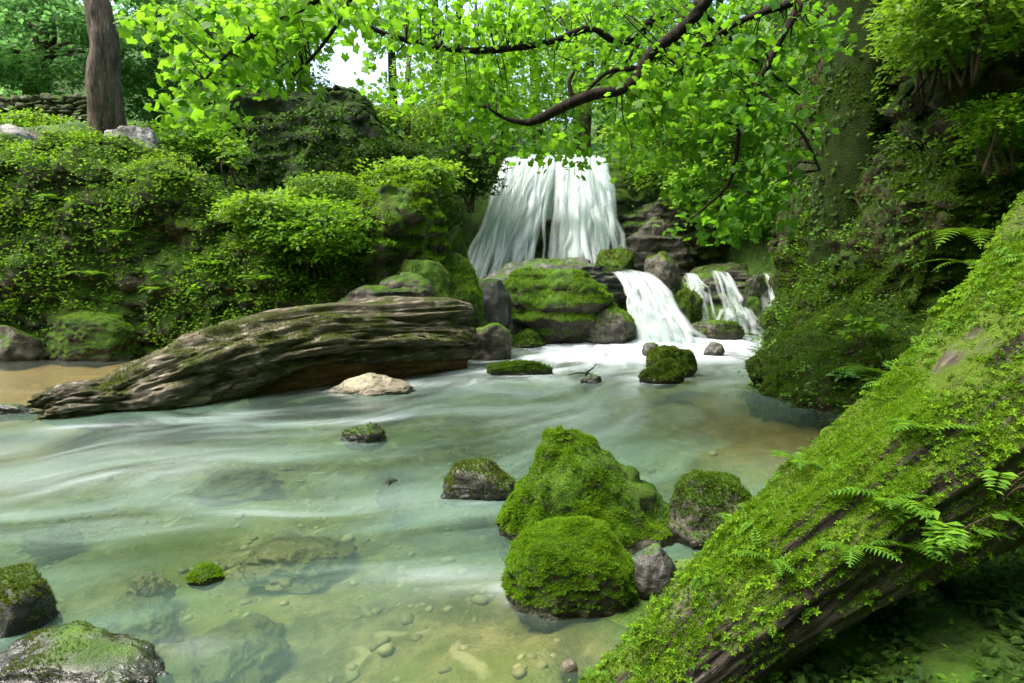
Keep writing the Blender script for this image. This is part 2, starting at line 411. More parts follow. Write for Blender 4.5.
def strands(parent, loc, lip, foot, n, w0, w1, seed, drop=0.0, step=.12, segs=26, op=(.35, .9), gap=None, name='water_veil', curl=.18, power=1.0):
    """many thin overlapping threads of water from the line lip to the line foot, each a curved strip"""
    r_ = np.random.default_rng(seed); lip = np.array(lip, float); foot = np.array(foot, float); Vs, Fs, ed, fl = [], [], [], []; off = 0
    def along(A, u):
        k = np.linspace(0, 1, len(A)); return np.array([np.interp(u, k, A[:, i]) for i in range(3)])
    for i in range(n):
        u0 = (i + r_.uniform(-.4, 1.4)) / n; u1 = np.clip(u0 + r_.normal() * .035, 0, 1); u0 = np.clip(u0, 0, 1)
        if gap is not None and gap[0] < u0 < gap[1] and r_.random() < gap[2]: continue
        A, B = along(lip, u0), along(foot, u1)
        v = np.linspace(0, 1, segs); tl = r_.uniform(0, .12) ; te = 1.0 if r_.random() < .62 else r_.uniform(.45, .95)
        vv = v * te
        Pm = A + (B - A) * np.stack([vv ** power, np.sqrt(np.maximum(vv, 1e-6)) * .75 + vv * .25, vv ** 1.15], 1)
        for _ in range(r_.integers(1, 4)):      # little ledges the water bounces off
            c = r_.uniform(.2, .9); Pm[:, 1] -= step * r_.uniform(.2, 1) * np.exp(-((vv - c) / .09) ** 2); Pm[:, 0] += r_.normal() * .07 * sstep(c - .05, c + .1, vv)
        w = (w0 + (w1 - w0) * vv) * r_.uniform(.45, 1.5) * (1 + .25 * np.sin(vv * r_.uniform(4, 12) + r_.uniform(0, 6)))
        m = 7; uu = np.linspace(-1, 1, m)
        G = np.repeat(Pm[:, None], m, 1); G[:, :, 0] += uu[None] * w[:, None] / 2; G[:, :, 1] += curl * (uu[None] ** 2) * w[:, None] - r_.uniform(0, .14)
        Vs.append(G.reshape(-1, 3)); idx = np.arange(segs * m).reshape(segs, m) + off; off += segs * m
        Fs.append(np.stack([idx[:-1, :-1], idx[1:, :-1], idx[1:, 1:], idx[:-1, 1:]], -1).reshape(-1, 4))
        o_ = r_.uniform(*op); e = (1 - np.abs(uu) ** 2.2)[None] * sstep(-.02, r_.uniform(.05, .2), v)[:, None] * (1 if te == 1 else sstep(0, .35, 1 - v)[:, None]) * o_
        ed.append(np.broadcast_to(e, (segs, m)).ravel()); f = np.zeros((segs, m, 3)); f[..., 0] = uu * w.mean() / 2 + r_.uniform(0, 50); f[..., 1] = vv[:, None] * np.linalg.norm(B - A); f[..., 2] = i; fl.append(f.reshape(-1, 3))
    return mesh_obj(name, np.concatenate(Vs) - np.asarray(loc), np.concatenate(Fs), MAT['fall'], parent, attrs={'edge': np.concatenate(ed), 'flow': np.concatenate(fl)})
Q = P
wf_loc = P(540, 285, 14.0); wf = empty('waterfall', wf_loc)
tag(wf, 'tall white fan of silky water falling over the cliff at the back', 'waterfall')
lipA = [Q(508, 158, 15.3), Q(530, 154, 15.2), Q(560, 156, 15.15), Q(585, 154, 15.1), Q(604, 158, 15.2)]
strands(wf, wf_loc, lipA[:3], [Q(464, 288, 14.1), Q(480, 290, 14.0), Q(500, 290, 13.9), Q(524, 290, 13.9)], 44, .16, .20, 1, op=(.35, .95))
strands(wf, wf_loc, [Q(524, 156, 15.25), Q(552, 156, 15.15)], [Q(490, 290, 13.8), Q(538, 290, 13.8)], 14, .06, .10, 2, op=(.4, .9))
strands(wf, wf_loc, lipA[2:], [Q(550, 292, 13.7), Q(580, 292, 13.6), Q(616, 290, 13.7)], 44, .16, .20, 3, op=(.4, .95))
strands(wf, wf_loc, [Q(575, 158, 15.1), Q(600, 160, 15.0)], [Q(582, 290, 13.5), Q(626, 286, 13.6)], 14, .07, .14, 4, op=(.3, .8), step=.3)
strands(wf, wf_loc, [Q(536, 156, 15.2), Q(566, 156, 15.1)], [Q(528, 214, 14.7), Q(556, 222, 14.6)], 16, .12, .10, 14, op=(.4, .9))
def cascade(label, loc):
    e = empty('cascade', loc); tag(e, label, 'cascade', 'small cascades over the rock ledge'); return e
l1 = Q(670, 352, 10.9); c1 = cascade('widest small cascade sliding right beside the mossy ledge block', l1)
strands(c1, l1, [Q(613, 272, 12.7), Q(628, 269, 12.7), Q(643, 272, 12.7)], [Q(640, 352, 10.9), Q(668, 356, 10.8), Q(698, 350, 10.9)], 22, .11, .22, 5, op=(.35, .95), step=.15, power=.8)
strands(c1, l1, [Q(640, 296, 12.1), Q(660, 296, 12.1)], [Q(640, 356, 10.8), Q(708, 350, 10.8)], 9, .10, .22, 6, op=(.25, .7), step=.1, power=.8)
l2 = Q(720, 332, 11.9); c2 = cascade('middle cascade of two white spouts between the wet boulders', l2)
strands(c2, l2, [Q(684, 273, 12.75), Q(694, 273, 12.75)], [Q(690, 332, 11.9), Q(712, 332, 11.9)], 12, .07, .13, 7, op=(.3, .9), step=.15)
strands(c2, l2, [Q(710, 270, 12.75), Q(724, 272, 12.75)], [Q(724, 332, 11.9), Q(750, 332, 11.9)], 13, .07, .13, 8, op=(.3, .9), step=.15)
strands(c2, l2, [Q(722, 308, 12.1), Q(746, 306, 12.1)], [Q(708, 338, 11.7), Q(768, 338, 11.7)], 12, .10, .18, 11, op=(.3, .8), step=.1)
l3 = Q(786, 334, 11.9); c3 = cascade('rightmost small cascade tucked against the dark mossy bank', l3)
strands(c3, l3, [Q(762, 273, 12.75), Q(792, 273, 12.75)], [Q(766, 334, 11.9), Q(812, 334, 11.9)], 26, .09, .17, 9, op=(.3, .9), step=.2)

# ------------------------------------------------------------------ rocks
def vnormals(V, F):
    N, A = tri_normals(V, F); out = np.zeros_like(V)
    for k in range(3): np.add.at(out, F[:, k], N * A[:, None])
    return norm(out)

def rock_shape(size, seed, n=5, p=2.4, cuts=9, amp=.14, strata=0.0, freq=1.6, detail=.04, lean=(0, 0), taper=0.0, lump=0.0, lumpf=6.0, big=0.0, bigf=.8):
    V, F = ico(n); r_ = np.random.default_rng(seed + 100)
    V = V / (np.abs(V) ** p).sum(1)[:, None] ** (1 / p)
    for k in range(cuts):
        d = r_.normal(size=3); d[2] = abs(d[2]) * .8 - .15; d /= np.linalg.norm(d); c = r_.uniform(.62, .9)
        s = V @ d - c; V = V - np.where(s > 0, s * .9, 0)[:, None] * d
    N = norm(V)
    V = V + N * (amp * fbm(V * freq, 4, seed) + amp * .5 * ridged(V * freq * 1.7, 3, seed + 5) + detail * fbm(V * freq * 6, 3, seed + 8))[:, None]
    if strata:
        s = strata * vnoise(np.stack([V[:, 0] * .5, V[:, 1] * .5, V[:, 2] * 5.5], 1), seed + 3) + strata * .6 * vnoise(np.stack([V[:, 0], V[:, 1], V[:, 2] * 13], 1), seed + 4)
        V[:, :2] *= (1 + s)[:, None]
    if taper: V[:, :2] *= (1 - taper * np.clip((V[:, 2:] + 1) / 2, 0, 1) ** 1.2)
    V[:, 0] += lean[0] * V[:, 2]; V[:, 1] += lean[1] * V[:, 2]
    lo, hi = V.min(0), V.max(0)
    V = (V - (lo + hi) / 2) / (hi - lo) * np.asarray(size)
    V[:, 2] += size[2] / 2
    if big:
        V = V + vnormals(V, F) * (big * fbm(V * bigf + seed, 4, seed + 21) + big * .55 * ridged(V * np.array([2.2, 2.2, 3.2]) * bigf + seed, 4, seed + 23))[:, None]
    if lump:
        V = V + vnormals(V, F) * (lump * fbm(V * lumpf + seed, 3, seed + 31))[:, None]
    return V, F

def moss_mask(seed, thr=.1, nz0=-.1, f=2.0):
    def mk(p, n):
        return sstep(thr - .25, thr + .25, fbm(p * f, 3, seed)) * sstep(nz0 - .3, nz0 + .3, n[:, 2])
    return mk

def add_moss(parent, V, F, n, mat, size=.02, seed=0, thr=0.0, nz0=0.0, tmpl=TUFT, upw=.6, name='moss', f=2.0, zmin=None):
    p, nn = scatter(V, F, n, moss_mask(seed, thr, nz0, f))
    if zmin is not None: k = p[:, 2] > zmin; p, nn = p[k], nn[k]
    if len(p) < 60: return None
    z = nn + rng.normal(size=p.shape) * .35 + np.array([0, 0, upw])
    cl = .55 + .9 * np.clip(fbm(p * f * 5, 2, seed + 9) * .5 + .5, 0, 1)
    tv, tf = instances(tmpl[0], tmpl[1], p - nn * size * .1, z, size * cl * rng.uniform(.6, 1.3, len(p)))
    return mesh_obj(name, tv, tf, MAT[mat], parent, smooth=False)

def rock(name, label, cat, x0, x1, yt, yb, Y=None, dep=1.0, mat='rock', seed=0, n=5, sink=.15, zb=0.0, moss=0, moss_mat='moss', moss_size=.03, thr=-.05, nz0=.0, group=None, rot=None, **kw):
    """a rock that spans pixels x0-x1, yt-yb at distance Y (or where its foot meets level zb)"""
    if Y is None: Y = W((x0 + x1) / 2, yb, zb)[1]
    wx_ = abs(P(x1, yb, Y)[0] - P(x0, yb, Y)[0]); dy = wx_ * dep
    kw.setdefault('lump', .045 * min(wx_, dy)); kw.setdefault('lumpf', 3.5 / min(wx_, dy))
    if cat in ('boulder', 'stone') and group == G1: sink = .045 if wx_ < .2 else (.14 if Y < 3.2 else .09)
    Yc = Y + dy * .35
    top = P((x0 + x1) / 2, yt, Yc)[2]; bot = P((x0 + x1) / 2, yb, Y)[2] - sink
    cx = (P(x0, yb, Yc)[0] + P(x1, yb, Yc)[0]) / 2; wx_ *= Yc / Y
    V, F = rock_shape((wx_, dy, top - bot), seed, n, **kw)
    if cat in ('boulder', 'stone') and group == G1 and zb == 0.0:
        up_ = V[V[:, 2] > sink - .01]
        if len(up_) > 8:
            e_ = up_.max(0) - up_.min(0); m_ = (up_.max(0) + up_.min(0)) / 2
            for q_, want in ((0, wx_), (1, dy)):
                V[:, q_] = (V[:, q_] - m_[q_]) * min(2.2, want / max(e_[q_], .01))
    if group == G1: STONES.append((cx, Yc, wx_ / 2, dy / 2))
    o = mesh_obj(name, V, F, MAT[mat], None, (cx, Yc, bot)); tag(o, label, cat, group)
    if moss: add_moss(o, V, F, moss, moss_mat, moss_size, seed, thr, nz0, zmin=(-bot + (.03 if wx_ > .3 else .008)) if bot < .05 else None)
    return o, V, F

STONES = []
G1 = 'stones standing in the stream'; G2 = 'rocks of the cascade ledge'; G3 = 'mossy rocks piled on the left bank'
# near stones
rock('boulder', 'tall moss covered boulder, biggest of the stones in the near pool', 'boulder', 496, 684, 430, 588, 2.78, .8, 'rock_mossy', 3, 6, .25, moss=60000, moss_mat='moss', moss_size=.013, thr=-.36, nz0=.12, group=G1, cuts=3, amp=.15, p=2.0, taper=.72, lean=(-.16, .1), lump=.05, lumpf=9)
rock('boulder', 'rounded moss covered boulder leaning against the front of the tallest one', 'boulder', 502, 640, 522, 612, None, .8, 'rock_mossy', 8, 6, .2, moss=36000, moss_mat='moss', moss_size=.012, thr=-.34, nz0=.2, group=G1, cuts=3, amp=.10, p=2.3, lump=.035, lumpf=9)
rock('boulder', 'low mossy boulder right of the tall one, beside the fallen trunk', 'boulder', 660, 752, 474, 545, None, .9, 'rock', 12, 5, .2, moss=9000, moss_mat='moss_dark', moss_size=.015, thr=-.25, nz0=.1, group=G1, cuts=4, p=2.6, lump=.03, lumpf=10)
rock('wet_stone', 'small wet grey stone wedged between boulder and fallen trunk', 'stone', 632, 676, 544, 606, None, 1.0, 'rock_wet', 18, 5, .15, group=G1, cuts=5, p=2.3, amp=.14)
rock('boulder', 'dark angular mossy stone alone in the middle of the pool', 'boulder', 440, 520, 461, 498, None, .7, 'rock_wet', 21, 5, .18, moss=4000, moss_mat='moss_olive', moss_size=.016, thr=-.1, nz0=.2, group=G1, cuts=6)
rock('boulder', 'dark mossy stone at the left edge of the near water', 'boulder', -28, 58, 572, 632, None, .9, 'rock_wet', 27, 5, .18, moss=6000, moss_mat='moss_olive', moss_size=.012, thr=-.1, nz0=.2, group=G1, cuts=7, p=2.8)
rock('slab_rock', 'flat wet mossy rock in the bottom left corner', 'rock', -170, 206, 648, 775, 1.72, .5, 'rock_wet', 31, 6, .25, moss=60000, moss_mat='moss_olive', moss_size=.009, thr=-.12, nz0=.3, group=G1, cuts=5, p=3.0)
rock('stone', 'tiny moss tuft stone poking out of the near water', 'stone', 189, 224, 566, 583, None, .8, 'rock_mossy', 33, 4, .12, moss=1500, moss_mat='moss', moss_size=.014, thr=-.4, group=G1)
rock('stone', 'small mossy stone near the tip of the log', 'stone', 341, 386, 424, 443, None, .8, 'rock_wet', 37, 5, .15, moss=2000, moss_mat='moss_olive', moss_size=.02, thr=-.1, nz0=.3, group=G1)
rock('pale_stone', 'pale cream pointed stone at the foot of the log', 'stone', 328, 414, 373, 395, None, .6, 'rock_bare', 41, 5, .12, group=G1, cuts=3, p=2.0, taper=.65)
rock('stone', 'long low mossy stone lying in white water below the ledge', 'stone', 486, 553, 361, 375, None, .4, 'rock_mossy', 43, 5, .12, moss=2500, moss_mat='moss_dark', moss_size=.03, thr=-.2, group=G1)
rock('stone', 'small dark stone beside the bare twig', 'stone', 580, 602, 374, 383, None, .8, 'rock_wet', 45, 4, .1, group=G1)
rock('boulder', 'mossy boulder in the white water, larger of the pair', 'boulder', 644, 695, 347, 376, None, .8, 'rock_mossy', 47, 5, .15, moss=4000, moss_mat='moss_olive', moss_size=.03, thr=-.2, group=G1)
rock('stone', 'flat mossy stone in front of the boulder in the white water', 'stone', 638, 684, 360, 383, None, .6, 'rock_mossy', 49, 5, .12, moss=2500, moss_mat='moss_olive', moss_size=.028, thr=-.2, group=G1)
rock('stone', 'small dark wet stone at the foot of the widest cascade', 'stone', 642, 660, 342, 356, None, .8, 'rock_wet', 51, 4, .1, group=G1)
rock('stone', 'small round dark stone alone in white water', 'stone', 703, 724, 342, 356, None, .9, 'rock_wet', 53, 4, .1, group=G1)
rock('stone', 'flat mossy stone under the middle cascade', 'stone', 688, 744, 320, 340, 11.3, .6, 'rock', 55, 5, .2, moss=2500, moss_mat='moss_dark', moss_size=.03, thr=-.1, group=G1)
# stones under the water
G4 = 'stones under the clear water'
for k, (x0, x1, y, d, mt, lab) in enumerate([
    (80, 165, 620, .8, 'rock_bed', 'flat tan submerged stone nearest the tiny moss tuft stone'), (170, 275, 648, .9, 'rock_bed', 'olive submerged stone close to the bottom left rock'),
    (112, 158, 586, .8, 'rock_bed', 'small tan submerged stone left of the moss tuft'), (400, 540, 672, .9, 'rock_bed', 'broad pale submerged slab at the bottom edge'),
    (505, 580, 632, .9, 'rock_bed', 'submerged stone just below the leaning boulder'), (536, 620, 655, .9, 'rock_bed', 'dark olive submerged stone near the trunk foot'),
    (190, 272, 474, .6, 'rock_bed', 'long olive submerged stone far left of the pool stone'), (372, 398, 484, .9, 'rock_mossy', 'small mossy stone just awash in mid pool'),
    (12, 68, 527, .6, 'rock_bed', 'dark submerged stone near the left edge'), (235, 345, 548, .7, 'rock_bed', 'tan submerged stone in the middle of the near water')]):
    awash = k == 7
    zt = .025 if awash else -.115
    c = W((x0 + x1) / 2, y, zt); w = (x1 - x0) * c[1] / FPX * 1.1; hh = .2
    V, F = rock_shape((w, w * d * 1.4, hh), 60 + k, 5, cuts=5, amp=.28, p=2.0, taper=.2, freq=2.2)
    tag(mesh_obj('submerged_stone', V, F, MAT[mt], None, (c[0], c[1] + .1, zt - hh)), lab, 'stone', G4)
pv, pf = rock_shape((1, .8, .5), 5, 2, cuts=3); peb = []
sel_ = tris(gF); c_ = gV[sel_].mean(1); sel_ = sel_[(c_[:, 0] > -3.2) & (c_[:, 0] < 3) & (c_[:, 1] > 1.2) & (c_[:, 1] < 5.5) & (c_[:, 2] < -.02)]
p, nn = scatter(gV, sel_, 2600, moss_mask(97, -.1, 0, .9))
lv, lf = instances(pv, pf, p - [0, 0, .01], nn + rng.normal(size=p.shape) * .15, np.minimum(.03 * np.exp(rng.normal(size=len(p)) * .5), .08))
tag(mesh_obj('streambed_pebbles', lv, lf, MAT['pebble']), 'tan and olive pebbles strewn over the streambed', 'pebbles', None, 'stuff')
tag(rock('pale_stone', 'small white stone at the waterline by the fallen trunk foot', 'stone', 560, 578, 660, 672, None, .9, 'rock_bare', 78, 3, .05, cuts=2)[0], group=G4)

# ledge rocks
rock('ledge_rock', 'big moss topped overhanging block in the middle of the ledge', 'rock', 502, 612, 266, 348, 10.9, .9, 'rock_mossy', 81, 6, .3, moss=16000, moss_mat='moss', moss_size=.035, thr=-.15, nz0=.15, group=G2, cuts=5, p=2.8, strata=.06, taper=-.35)
rock('ledge_rock', 'flat layered grey slab on top of the ledge under the waterfall', 'rock', 466, 640, 257, 282, 12.0, .5, 'rock_wet', 83, 6, .5, moss=5000, moss_mat='moss_olive', moss_size=.03, thr=.1, nz0=.4, group=G2, cuts=5, p=4, strata=.06)
rock('ledge_rock', 'wet grey rock sloping into the water left of the mossy block', 'rock', 464, 520, 278, 348, 10.9, .8, 'rock_wet', 85, 5, .3, group=G2, cuts=7)
rock('ledge_rock', 'low mossy rock spilling right of the overhanging block', 'rock', 575, 644, 300, 350, 10.9, .8, 'rock', 87, 5, .3, moss=5000, moss_mat='moss', moss_size=.03, thr=.0, nz0=.0, group=G2, cuts=6)
rock('ledge_rock', 'low green mossy stone at the waterline below the overhanging block', 'rock', 500, 548, 330, 352, 10.5, .7, 'rock_mossy', 89, 5, .2, moss=3500, moss_mat='moss_dark', moss_size=.03, thr=-.3, group=G2)
rock('ledge_rock', 'pointed dark boulder right of the widest cascade head', 'rock', 640, 684, 252, 300, 12.3, .9, 'rock', 91, 5, .4, moss=3500, moss_mat='moss_olive', moss_size=.035, thr=.0, group=G2, cuts=6)
rock('ledge_rock', 'mossy boulder between the widest and the middle cascade', 'rock', 664, 700, 288, 334, 11.8, .8, 'rock_mossy', 93, 5, .3, moss=3500, moss_mat='moss_olive', moss_size=.035, thr=-.1, group=G2)
rock('ledge_rock', 'mossy olive stone at the cascade head beside the waterfall foot', 'rock', 594, 636, 248, 276, 13.0, .8, 'rock_mossy', 95, 5, .4, moss=3000, moss_mat='moss_olive', moss_size=.035, thr=-.2, group=G2)
rock('ledge_rock', 'dark wet rock between the middle and rightmost cascades', 'rock', 742, 768, 272, 330, 12.4, .8, 'rock_wet', 97, 5, .3, moss=2500, moss_mat='moss_dark', moss_size=.035, thr=.1, group=G2, cuts=6)
rock('ledge_rock', 'small mossy stone in front of the dark rock between cascades', 'rock', 744, 762, 296, 318, 12.1, .9, 'rock_mossy', 99, 4, .2, group=G2)
rock('ledge_rock', 'long flat pale slab over which the right cascades spill', 'rock', 668, 800, 262, 286, 13.0, .5, 'rock', 101, 6, .6, moss=2500, moss_mat='moss_olive', moss_size=.03, thr=.2, nz0=.5, group=G2, cuts=5, p=4.5, strata=.05)
rock('ledge_rock', 'yellow mossed boulder behind the right cascades', 'rock', 724, 768, 249, 268, 14.0, .8, 'rock_mossy', 103, 5, .3, moss=4000, moss_mat='moss_olive', moss_size=.04, thr=-.5, group=G2, cuts=3)
rock('ledge_rock', 'tilted grey rock shelf right of the waterfall, lower', 'rock', 606, 700, 216, 262, 14.4, .6, 'rock', 105, 6, .6, moss=3000, moss_mat='moss_olive', moss_size=.035, thr=.1, nz0=.2, group=G2, cuts=6, p=3.4, strata=.08, lean=(.1, 0))
rock('ledge_rock', 'tilted grey rock shelf right of the waterfall, upper', 'rock', 612, 700, 190, 228, 14.9, .6, 'rock', 107, 6, .6, group=G2, cuts=6, p=3.4, strata=.08, lean=(.15, 0))
rock('ledge_rock', 'dark mossy foot of the cliff behind the pale slab', 'rock', 640, 800, 212, 270, 14.8, .5, 'bank_dark', 109, 6, .6, moss=5000, moss_mat='moss_dark', moss_size=.05, thr=-.1, group=G2, cuts=5, p=3)

# left bank pile
rock('pile_rock', 'tall dark mossy rock, topmost of the pile left of the waterfall', 'rock', 350, 456, 186, 330, 9.5, .8, 'rock_mossy', 121, 6, .4, moss=40000, moss_mat='moss', moss_size=.04, thr=-.15, nz0=.1, group=G3, cuts=8, p=2.8, strata=.05, big=.22, bigf=1.6)
rock('pile_rock', 'rounded green mossy rock at the right end of the pile', 'rock', 416, 484, 252, 325, 9.6, .8, 'rock_mossy', 123, 6, .3, moss=9000, moss_mat='moss', moss_size=.03, thr=-.2, nz0=.0, group=G3, cuts=4)
rock('pile_rock', 'flat layered mossy stone low in the pile', 'rock', 392, 452, 259, 300, 9.0, .7, 'rock_mossy', 125, 5, .3, moss=4000, moss_mat='moss_olive', moss_size=.025, thr=-.1, nz0=.3, group=G3, cuts=4, p=3)
rock('pile_rock', 'rounded grey stone resting on top of the log', 'rock', 380, 436, 272, 305, 8.8, .7, 'rock', 127, 5, .2, moss=1500, moss_mat='moss_olive', moss_size=.02, thr=.1, nz0=.5, group=G3, cuts=3)
rock('pile_rock', 'wide pale grey slab just above the log', 'rock', 338, 444, 284, 318, 8.7, .6, 'rock', 129, 5, .2, moss=1500, moss_mat='moss_olive', moss_size=.02, thr=.1, nz0=.5, group=G3, cuts=5, p=3, strata=.05)
rock('pile_rock', 'dark angular stone at the end of the log', 'rock', 455, 512, 322, 356, 9.0, .8, 'rock', 131, 5, .3, moss=2500, moss_mat='moss_dark', moss_size=.025, thr=.0, nz0=.4, group=G3, cuts=7, p=3)
rock('pile_rock', 'small dark stone high behind the pile', 'rock', 446, 470, 224, 262, 10.6, .8, 'rock_mossy', 133, 4, .4, group=G3)
rock('mossy_ledge', 'low flat moss capped stone at the foot of the left cliff', 'rock', 44, 142, 312, 356, 9.0, .5, 'rock_mossy', 135, 6, .25, moss=7000, moss_mat='moss', moss_size=.022, thr=-.3, nz0=.5, cuts=3, p=4.5)
rock('mossy_ledge', 'low mossy stones along the left waterline at the frame edge', 'rock', -40, 56, 325, 362, 8.9, .4, 'rock', 137, 5, .25, moss=4000, moss_mat='moss_dark', moss_size=.025, thr=-.1, nz0=.3, cuts=6, p=3)
rock('lichen_rock', 'pale lichen spotted rock at the foot of the slim tree', 'rock', 106, 158, 126, 150, 11.2, .6, 'rock_lichen', 139, 5, .3, cuts=4, p=2.6)
rock('lichen_rock', 'grey rock on top of the left cliff at the frame edge', 'rock', -30, 36, 124, 148, 11.0, .6, 'rock_lichen', 141, 5, .3, cuts=5, p=3)
rock('stone', 'low wet stone at the left edge beyond the log tip', 'stone', -20, 34, 402, 413, None, .5, 'rock_wet', 143, 4, .1, group=G1)

# ------------------------------------------------------------------ stream water
wxs = np.arange(-15.5, 5.6, .06); wys = np.arange(-2.6, 12.8, .06)
wx, wy = np.meshgrid(wxs, wys); X, Y_ = wx.ravel(), wy.ravel()
foam = np.zeros(len(X))
def blob(x, y, rx, ry, s, ang=0.0):
    c, q = cos(ang), sin(ang); dx, dy = X - x, Y_ - y
    a = (dx * c + dy * q) / rx; b = (-dx * q + dy * c) / ry
    return s * np.exp(-(a * a + b * b))
# white water below the cascades, then thinning downstream
foam += blob(2.3, 11.0, 2.2, 1.3, 1.25) + blob(3.3, 12.0, 1.5, 1.0, 1.0) + blob(1.6, 9.6, 1.5, 1.1, .75, .5) + blob(.4, 9.2, 1.2, .35, .7, .1) + blob(2.9, 9.6, .9, 1.2, .7)
foam += blob(-.5, 8.0, 1.3, .35, .75, .25) + blob(1.6, 7.6, .8, .5, .3) + blob(-1.4, 6.9, 1.6, .28, .45, .3)
foam += blob(-2.6, 5.5, 1.5, .22, .40, .35) + blob(-3.5, 5.15, .35, .06, .8, .2) + blob(-4.6, 4.4, 1.3, .5, .3, .25) + blob(-2.6, 3.2, 1.2, .6, .22, .3) + blob(-1.3, 5.35, .35, .12, .45, .2)
foam += blob(-3.1, 3.6, 1.2, .3, .25, .3) + blob(-2.3, 4.0, .9, .25, .22, .3) + blob(-3.6, 4.2, 1.4, .25, .25, .28) + blob(-.7, 4.3, .22, .1, .4)
foam += blob(-.25, 2.55, .4, .1, .5, -.15) + blob(-1.15, 2.05, .16, .08, .9) + blob(-1.7, 3.1, .9, .16, .28, .3) + blob(-5.2, 6.6, 1.0, .1, .4)
foam = np.where(Y_ < 7.2, foam * .62, foam) if False else foam
foam = np.where(X < 0, foam * (1 - .5 * sstep(7.5, 6.5, Y_)), foam)
foam += blob(.3, 6.9, 2.4, 1.3, .28) + blob(-3.0, 4.0, 1.7, 1.0, .17, .3) + blob(-.6, 3.6, 1.5, .8, .2) + blob(-2.0, 5.2, 1.6, .5, .22, .2) + blob(-.35, 2.45, .5, .22, .12) + blob(.2, 5.2, 1.6, .7, .22)
for (sx_, sy_, srx, sry) in STONES:       # foam collars, stronger on the side the current leaves
    dd = np.hypot((X - sx_) / srx, (Y_ - sy_) / sry); pat = sstep(-.15, .5, fbm(v3(X * 6, Y_ * 6, .7), 3, 5))
    foam += .85 * np.exp(-((dd - 1.02) / .13) ** 2) * pat * sstep(.9, -.6, ((X - sx_) / srx + .4 * (Y_ - sy_) / sry)) * (.5 if sy_ < 4 else 1)
cxr, cyr = -5.0, 11.5
r = np.hypot(X - cxr, Y_ - cyr); th = np.arctan2(Y_ - cyr, X - cxr)
warp = fbm(v3(X * .5, Y_ * .5, .2), 3, 21)
flow = np.stack([th * 6.0, r + .8 * warp, np.zeros_like(r)], 1)
rise = .10 * np.clip(blob(2.6, 11.6, 2.4, .8, 1.0), 0, 1)
wav = .010 * fbm(np.stack([flow[:, 0] * .9, flow[:, 1] * 2.2, 0 * r], 1), 3, 31) * (1 + 2.0 * np.clip(foam, 0, 1))
clear = np.clip(.9 * sstep(-3.0, -4.6, X) * sstep(5.2, 6.6, Y_) + .75 * np.exp(-(((X - .0) / .75) ** 2 + ((Y_ - 2.1) / .55) ** 2)) + .55 * np.exp(-(((X + 1.3) / .6) ** 2 + ((Y_ - 2.75) / .55) ** 2)) + .95 * np.exp(-(((X - 2.3) / 1.0) ** 2 + ((Y_ - 5.0) / 1.3) ** 2)) + .4 * np.exp(-(((X + 3.6) / 2) ** 2 + ((Y_ - 4.4) / .5) ** 2)), 0, 1)
gh = ground_h(wx, wy)
wi = np.arange(len(X)).reshape(wx.shape)
wF = np.stack([wi[:-1, :-1], wi[:-1, 1:], wi[1:, 1:], wi[1:, :-1]], -1).reshape(-1, 4)
low = (gh < .25); lowf = (low[:-1, :-1] | low[:-1, 1:] | low[1:, 1:] | low[1:, :-1]).ravel()
wF = wF[lowf]
def compact(V, F, attrs):
    u = np.unique(F); mp = np.zeros(len(V), np.int64); mp[u] = np.arange(len(u))
    return V[u], mp[F], {k: a[u] for k, a in attrs.items()}
wV, wF, wA = compact(np.stack([X, Y_, rise + wav], 1), wF, {'foam': foam, 'flow': flow, 'clear': clear})

def mat_stream():
    m = M('stream_water')
    fo = m.n('Attribute', None, attribute_name='foam').outputs['Fac']; fl = m.n('Attribute', None, attribute_name='flow').outputs['Vector']
    cl = m.n('Attribute', None, attribute_name='clear').outputs['Fac']
    st = m.vmul(fl, (.75, 1.7, 1)); s1 = m.noise(st, 1.0, 4, .55, .9)
    st2 = m.vmul(fl, (1.4, 3.6, 1)); s2 = m.noise(st2, 1.0, 4, .6, .7)
    streak = m.math('ADD', m.math('MULTIPLY', s1, .65), m.math('MULTIPLY', s2, .35))
    sm = m.ss(streak, .30, .72)
    f = m.math('MULTIPLY', fo, m.math('ADD', m.math('MULTIPLY', sm, 1.0), .25), clamp=True)
    milk = m.math('ADD', .16, m.math('MULTIPLY', m.ss(s1, .34, .68), .46))
    milk = m.math('MULTIPLY', milk, m.math('SUBTRACT', 1.0, m.math('MULTIPLY', cl, .92)))
    tint = m.n('BsdfTransparent', {'Color': m.mix(cl, (.60, .78, .58), (.92, .90, .72))}).outputs[0]
    body = m.n('BsdfDiffuse', {'Color': (.08, .145, .105)}).outputs[0]
    inner = m.mixsh(milk, tint, body)
    bp = m.n('Bump', {'Height': streak, 'Strength': .25, 'Distance': .05}).outputs[0]
    gl = m.n('BsdfGlossy', {'Color': (.95, .97, 1), 'Roughness': .20, 'Normal': bp}).outputs[0]
    fr = m.n('Fresnel', {'IOR': 1.33, 'Normal': bp}).outputs[0]
    fr = m.math('MULTIPLY', fr, .9)
    w = m.mixsh(fr, inner, gl)
    wh = m.n('BsdfPrincipled', {'Base Color': (.42, .48, .50), 'Roughness': .45, 'Specular IOR Level': .3}).outputs[0]
    return m.done(m.mixsh(m.ss(f, 0.0, 1.25), w, wh))
tag(mesh_obj('stream_water', wV, wF, mat_stream(), attrs=wA), 'milky green pool and silky stream below the waterfall', None, None, 'structure')

